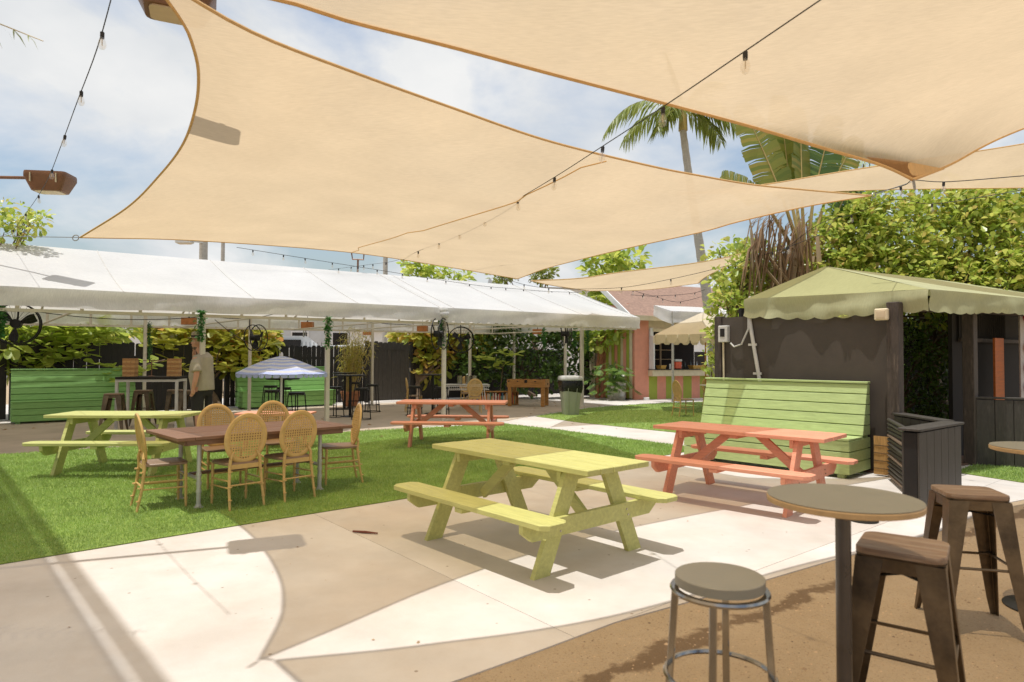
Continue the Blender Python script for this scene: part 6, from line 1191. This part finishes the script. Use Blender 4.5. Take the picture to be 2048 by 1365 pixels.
# ------------------------------------------------------------------ beyond the fence
def house(name, label, px, d, w, dep, h, roofh, rz, wall, roof, wins):
    p = spot(px, 700, d); r = empty(name, (p.x, p.y, 0), rz, label, 'house', 'houses beyond the fence'); mb = MB(); mb.box((0, dep/2, h/2), (w, dep, h)); mb.build('wall', wall, r)
    mb = MB(); o = .4; vs = [(-w/2-o, -o, h), (w/2+o, -o, h), (w/2+o, dep+o, h), (-w/2-o, dep+o, h), (-w/2-o, dep/2, h+roofh), (w/2+o, dep/2, h+roofh)]; mb.add(vs, [(0, 1, 5, 4), (2, 3, 4, 5), (0, 4, 3), (1, 2, 5), (3, 2, 1, 0)]); mb.build('roof', roof, r)
    for i in range(wins):
        x = -w/2+w*(i+.5)/wins
        for z in ([h*.32] if h < 4 else [h*.22, h*.52, h*.8]):
            mb = MB(); mb.box((x, -.03, z), (1.2, .08, 1.3)); f = mb.build('window', M['white'], r); mb = MB(); mb.box((x, -.075, z), (1.0, .02, 1.1)); mb.build('pane', M['dark'], f)
    return r
house('house', 'pale grey house far behind the fence at centre left', 640, 46, 11, 7, 5.2, 1.6, .15, M['house'], M['roofgrey'], 4); house('house', 'white house with grey roof far behind the gate', 830, 44, 9, 7, 3.4, 1.7, -.1, M['white'], M['roofgrey'], 3); house('house', 'white house far behind the tall table', 270, 40, 10, 7, 4.6, 1.5, .3, M['white'], M['roofgrey'], 4); house('house', 'white house far behind the far left fence', 40, 42, 12, 7, 4.3, 1.5, .4, M['house'], M['roofgrey'], 4)
house('warehouse', 'long white building with a low grey roof behind the palm', 1330, 52, 26, 14, 7.0, 1.6, .12, M['white'], M['roofgrey'], 9)
bo = empty('motor_boat', (*spot(590, 700, 29).xy, 0), math.radians(14), 'white motor boat standing behind the fence above the umbrella', 'boat'); mb = MB(); rings = []
for i in range(9):
    t = i/8; x = -3.4+6.8*t; w = 1.15*min(1, (1-t)*2.4+.02)**.5; zb = .75+.9*max(0, t-.55)**1.5*2; zt = 1.75+.35*t; rings.append([Vector((x, -w, zt)), Vector((x, -w*.85, zb+.35)), Vector((x, 0, zb)), Vector((x, w*.85, zb+.35)), Vector((x, w, zt)), Vector((x, 0, zt+.05))])
loft(mb, rings); mb.build('hull', M['boat'], bo, True)
mb = MB(); loft(mb, [[Vector((x, y, 1.8)) for x, y in ((-1.8, -.85), (1.3, -.8), (1.3, .8), (-1.8, .85))], [Vector((x, y, 2.45)) for x, y in ((-1.7, -.75), (.5, -.7), (.5, .7), (-1.7, .75))]]); mb.build('cabin', M['boat'], bo)
mb = MB(); mb.box((-.6, 0, 2.95), (2.4, 1.7, .07), None, .02); mb.build('hardtop', M['boat'], bo)
for x in (-1.6, .4):
    for y in (-.7, .7): mb = MB(); mb.tube([(x, y, 2.4), (x, y, 2.95)], .03, 6); mb.build('top_post', M['steel'], bo)
mb = MB(); mb.box((-.6, -.80, 2.12), (1.8, .1, .32)); mb.build('cabin_window', M['dark'], bo); 
for x in (-2, 2): mb = MB(); mb.box((x, 0, .45), (.25, 1.6, .9)); mb.build('cradle', M['trunk'], bo)
WB_ = []
for px in range(-150, 2300, 90): WB_.append(B(px, 690-random.uniform(0, 18), 62+random.uniform(-4, 6), 3.2, 2, 2.2+random.random()))
P, D = crown_pts(WB_, 1500, 6, 1.2, .5); v, f = leaf_arrays(P, D, RNG.uniform(.5, .9, len(P)), T_SMALL, .1); tag(mobj('distant_wood', arr_mesh('distant_wood', v, f, M['dkleaf'])), 'belt of distant dark trees along the horizon', 'trees', kind='stuff')
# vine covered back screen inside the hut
vs_ = empty('vine_screen', WB+Vector((.6, .5, 0)), math.atan2(bdir.y, bdir.x), 'dark vine covered screen at the back of the open hut', 'screen'); mb = MB(); mb.box((4.0, .1, 1.2), (8.2, .06, 2.4)); mb.build('panel', M['dark'], vs_); n = 5000; P = np.stack([RNG.uniform(0, 8, n), RNG.normal(0, .06, n), RNG.uniform(.1, 2.4, n)], 1); D = np.stack([RNG.normal(0, .6, n), RNG.normal(-.4, .5, n), RNG.uniform(-1, .1, n)], 1); v, f = leaf_arrays(P, D, RNG.uniform(.05, .12, n), T_SMALL); o = mobj('leaves', arr_mesh('leaves', v, f, M['dkleaf']), vs_); o['kind'] = 'stuff'

# ------------------------------------------------------------------ the man on the phone
pp = spot(405, 760, 12.3); man = empty('person', (pp.x, pp.y, .01), math.radians(-12), 'man in khaki t-shirt, dark shorts and hat holding a phone to his ear', 'person')
# local: faces -x (to the left of the view) and a little towards us
def hand(mb, w, d, curl, up):
    d = Vector(d).normalized(); s = d.cross(Vector(up)).normalized(); mb.tube([w, w+d*.05, w+d*.09], [.030, .04, .036], 8, True, .55)
    for k in range(4): b = w+d*.085+s*(.027-.018*k); L = (.065, .075, .07, .055)[k]; mb.tube([b, b+d*L*.5+Vector(curl)*.012, b+d*L*.85+Vector(curl)*.035], [.010, .009, .007], 6)
    mb.tube([w+d*.025+s*.03, w+d*.06+s*.055+Vector(curl)*.01, w+d*.095+s*.052+Vector(curl)*.02], [.012, .011, .009], 6)
mb = MB()
for s in (-1, 1):
    y = s*.105; mb.tube([(0, y, .92), (-.01, y*1.05, .70), (.0, y*1.1, .50), (.025, y*1.1, .34), (.03, y*1.12, .10), (.03, y*1.12, .05)], [.105, .088, .06, .062, .042, .045], 12); mb.tube([(.06, y*1.12, .045), (-.05, y*1.2, .04), (-.16, y*1.3, .03)], [.045, .045, .03], 8)
mb.tube([(.01, 0, .88), (0, 0, 1.02), (-.02, 0, 1.16), (-.01, 0, 1.32), (.02, 0, 1.44), (.01, 0, 1.52)], [.16, .165, .17, .165, .14, .07], 14, True, 1.0)
HX = -.075
mb.tube([(.01, 0, 1.47), (-.05, 0, 1.54), (-.02+HX, 0, 1.60)], [.066, .062, .058], 10)
mb.ell((-.045+HX, 0, 1.70), (.098, .076, .125), 16, 12); mb.ell((-.075+HX, 0, 1.635), (.06, .058, .055), 10, 8); mb.tube([(-.135+HX, 0, 1.72), (-.165+HX, 0, 1.685), (-.14+HX, 0, 1.675)], [.012, .018, .012], 8)
for s in (-1, 1): mb.ell((-.03+HX, s*.077, 1.69), (.022, .012, .034), 8, 6); mb.ell((-.125+HX, s*.033, 1.72), (.014, .016, .011), 8, 6)
mb.tube([(-.143+HX, -.022, 1.642), (-.148+HX, 0, 1.644), (-.143+HX, .022, 1.642)], .009, 6)
# arm nearest us hangs down, other arm holds the phone
mb.tube([(.01, -.19, 1.42), (.06, -.24, 1.24), (.07, -.25, 1.13), (.05, -.265, 1.0), (.02, -.27, .89)], [.068, .055, .047, .042, .03], 10); hand(mb, Vector((.02, -.27, .89)), (-.1, 0, -1), (-1, 0, 0), (0, 1, 0))
mb.tube([(-.02, .18, 1.42), (-.17, .24, 1.26), (-.27, .24, 1.18), (-.31, .20, 1.33), (-.275, .12, 1.54)], [.068, .055, .048, .043, .032], 10); hand(mb, Vector((-.275, .12, 1.54)), (.25, -.18, 1), (.3, -.6, 0), (1, 0, 0))
body = mb.build('body', M['skin'], man, True); rm_ = body.modifiers.new('skin', 'REMESH'); rm_.mode = 'VOXEL'; rm_.voxel_size = .011; rm_.use_smooth_shade = True; sm_ = body.modifiers.new('smooth', 'SMOOTH'); sm_.iterations = 2; sm_.factor = .4
mb = MB(); mb.tube([(.01, 0, .84), (.0, 0, .95), (-.025, 0, 1.1), (-.025, 0, 1.22), (-.01, 0, 1.34), (.02, 0, 1.45), (.005, 0, 1.51)], [.195, .198, .21, .20, .188, .155, .085], 18)
mb.tube([(.01, -.14, 1.44), (.035, -.22, 1.32), (.065, -.245, 1.18)], [.085, .084, .088], 12); mb.tube([(0, .14, 1.44), (-.09, .215, 1.34), (-.17, .245, 1.25)], [.085, .082, .086], 12)
o = mb.build('t_shirt', M['shirt'], man, True); q_ = o.modifiers.new('cloth', 'REMESH'); q_.mode = 'VOXEL'; q_.voxel_size = .014; q_.use_smooth_shade = True; q2 = o.modifiers.new('smooth', 'SMOOTH'); q2.iterations = 3
mb = MB(); mb.tube([(.01, 0, .98), (.01, 0, .86), (.01, 0, .76)], [.172, .178, .16], 16)
for s in (-1, 1): mb.tube([(0, s*.08, .86), (-.01, s*.11, .68), (0, s*.118, .48)], [.12, .112, .098], 12)
o = mb.build('shorts', M['shorts'], man, True); q_ = o.modifiers.new('cloth', 'REMESH'); q_.mode = 'VOXEL'; q_.voxel_size = .014; q_.use_smooth_shade = True
mb = MB(); mb.lathe([(.15, 1.775), (.155, 1.782), (.10, 1.79), (.098, 1.80), (.092, 1.87), (.07, 1.895), (.02, 1.90)], 22, (-.04+HX, 0, 0), 1.12, .95); mb.build('hat', M['hat'], man, True)
mb = MB(); mb.lathe([(.1015, 1.797), (.1005, 1.825)], 22, (-.04+HX, 0, 0), 1.12, .95); mb.build('hat_band', M['dark'], man, True)
mb = MB(); mb.box((-.135+HX, .088, 1.665), (.012, .07, .15), Matrix.Rotation(.4, 3, 'Y') @ Matrix.Rotation(.9, 3, 'Z'), .004); tag(mb.build('phone', M['blackmetal'], None, False, None), 'black phone held to the ear of the man in the hat', 'phone').matrix_world = man.matrix_basis.copy()
mb = MB(); mb.ell((-.05+HX, 0, 1.60), (.075, .066, .04), 12, 8); mb.build('beard', M['trunk'], man, True)
for s in (-1, 1): mb = MB(); y = s*.12; mb.tube([(.075, y, .055), (-.03, y*1.08, .05), (-.175, y*1.2, .04)], [.055, .058, .04], 10, True, .85); mb.build('shoe', M['shoe'], man, True)
man.scale = (1.05,)*3; bpy.data.objects['phone'].scale = (1.05,)*3
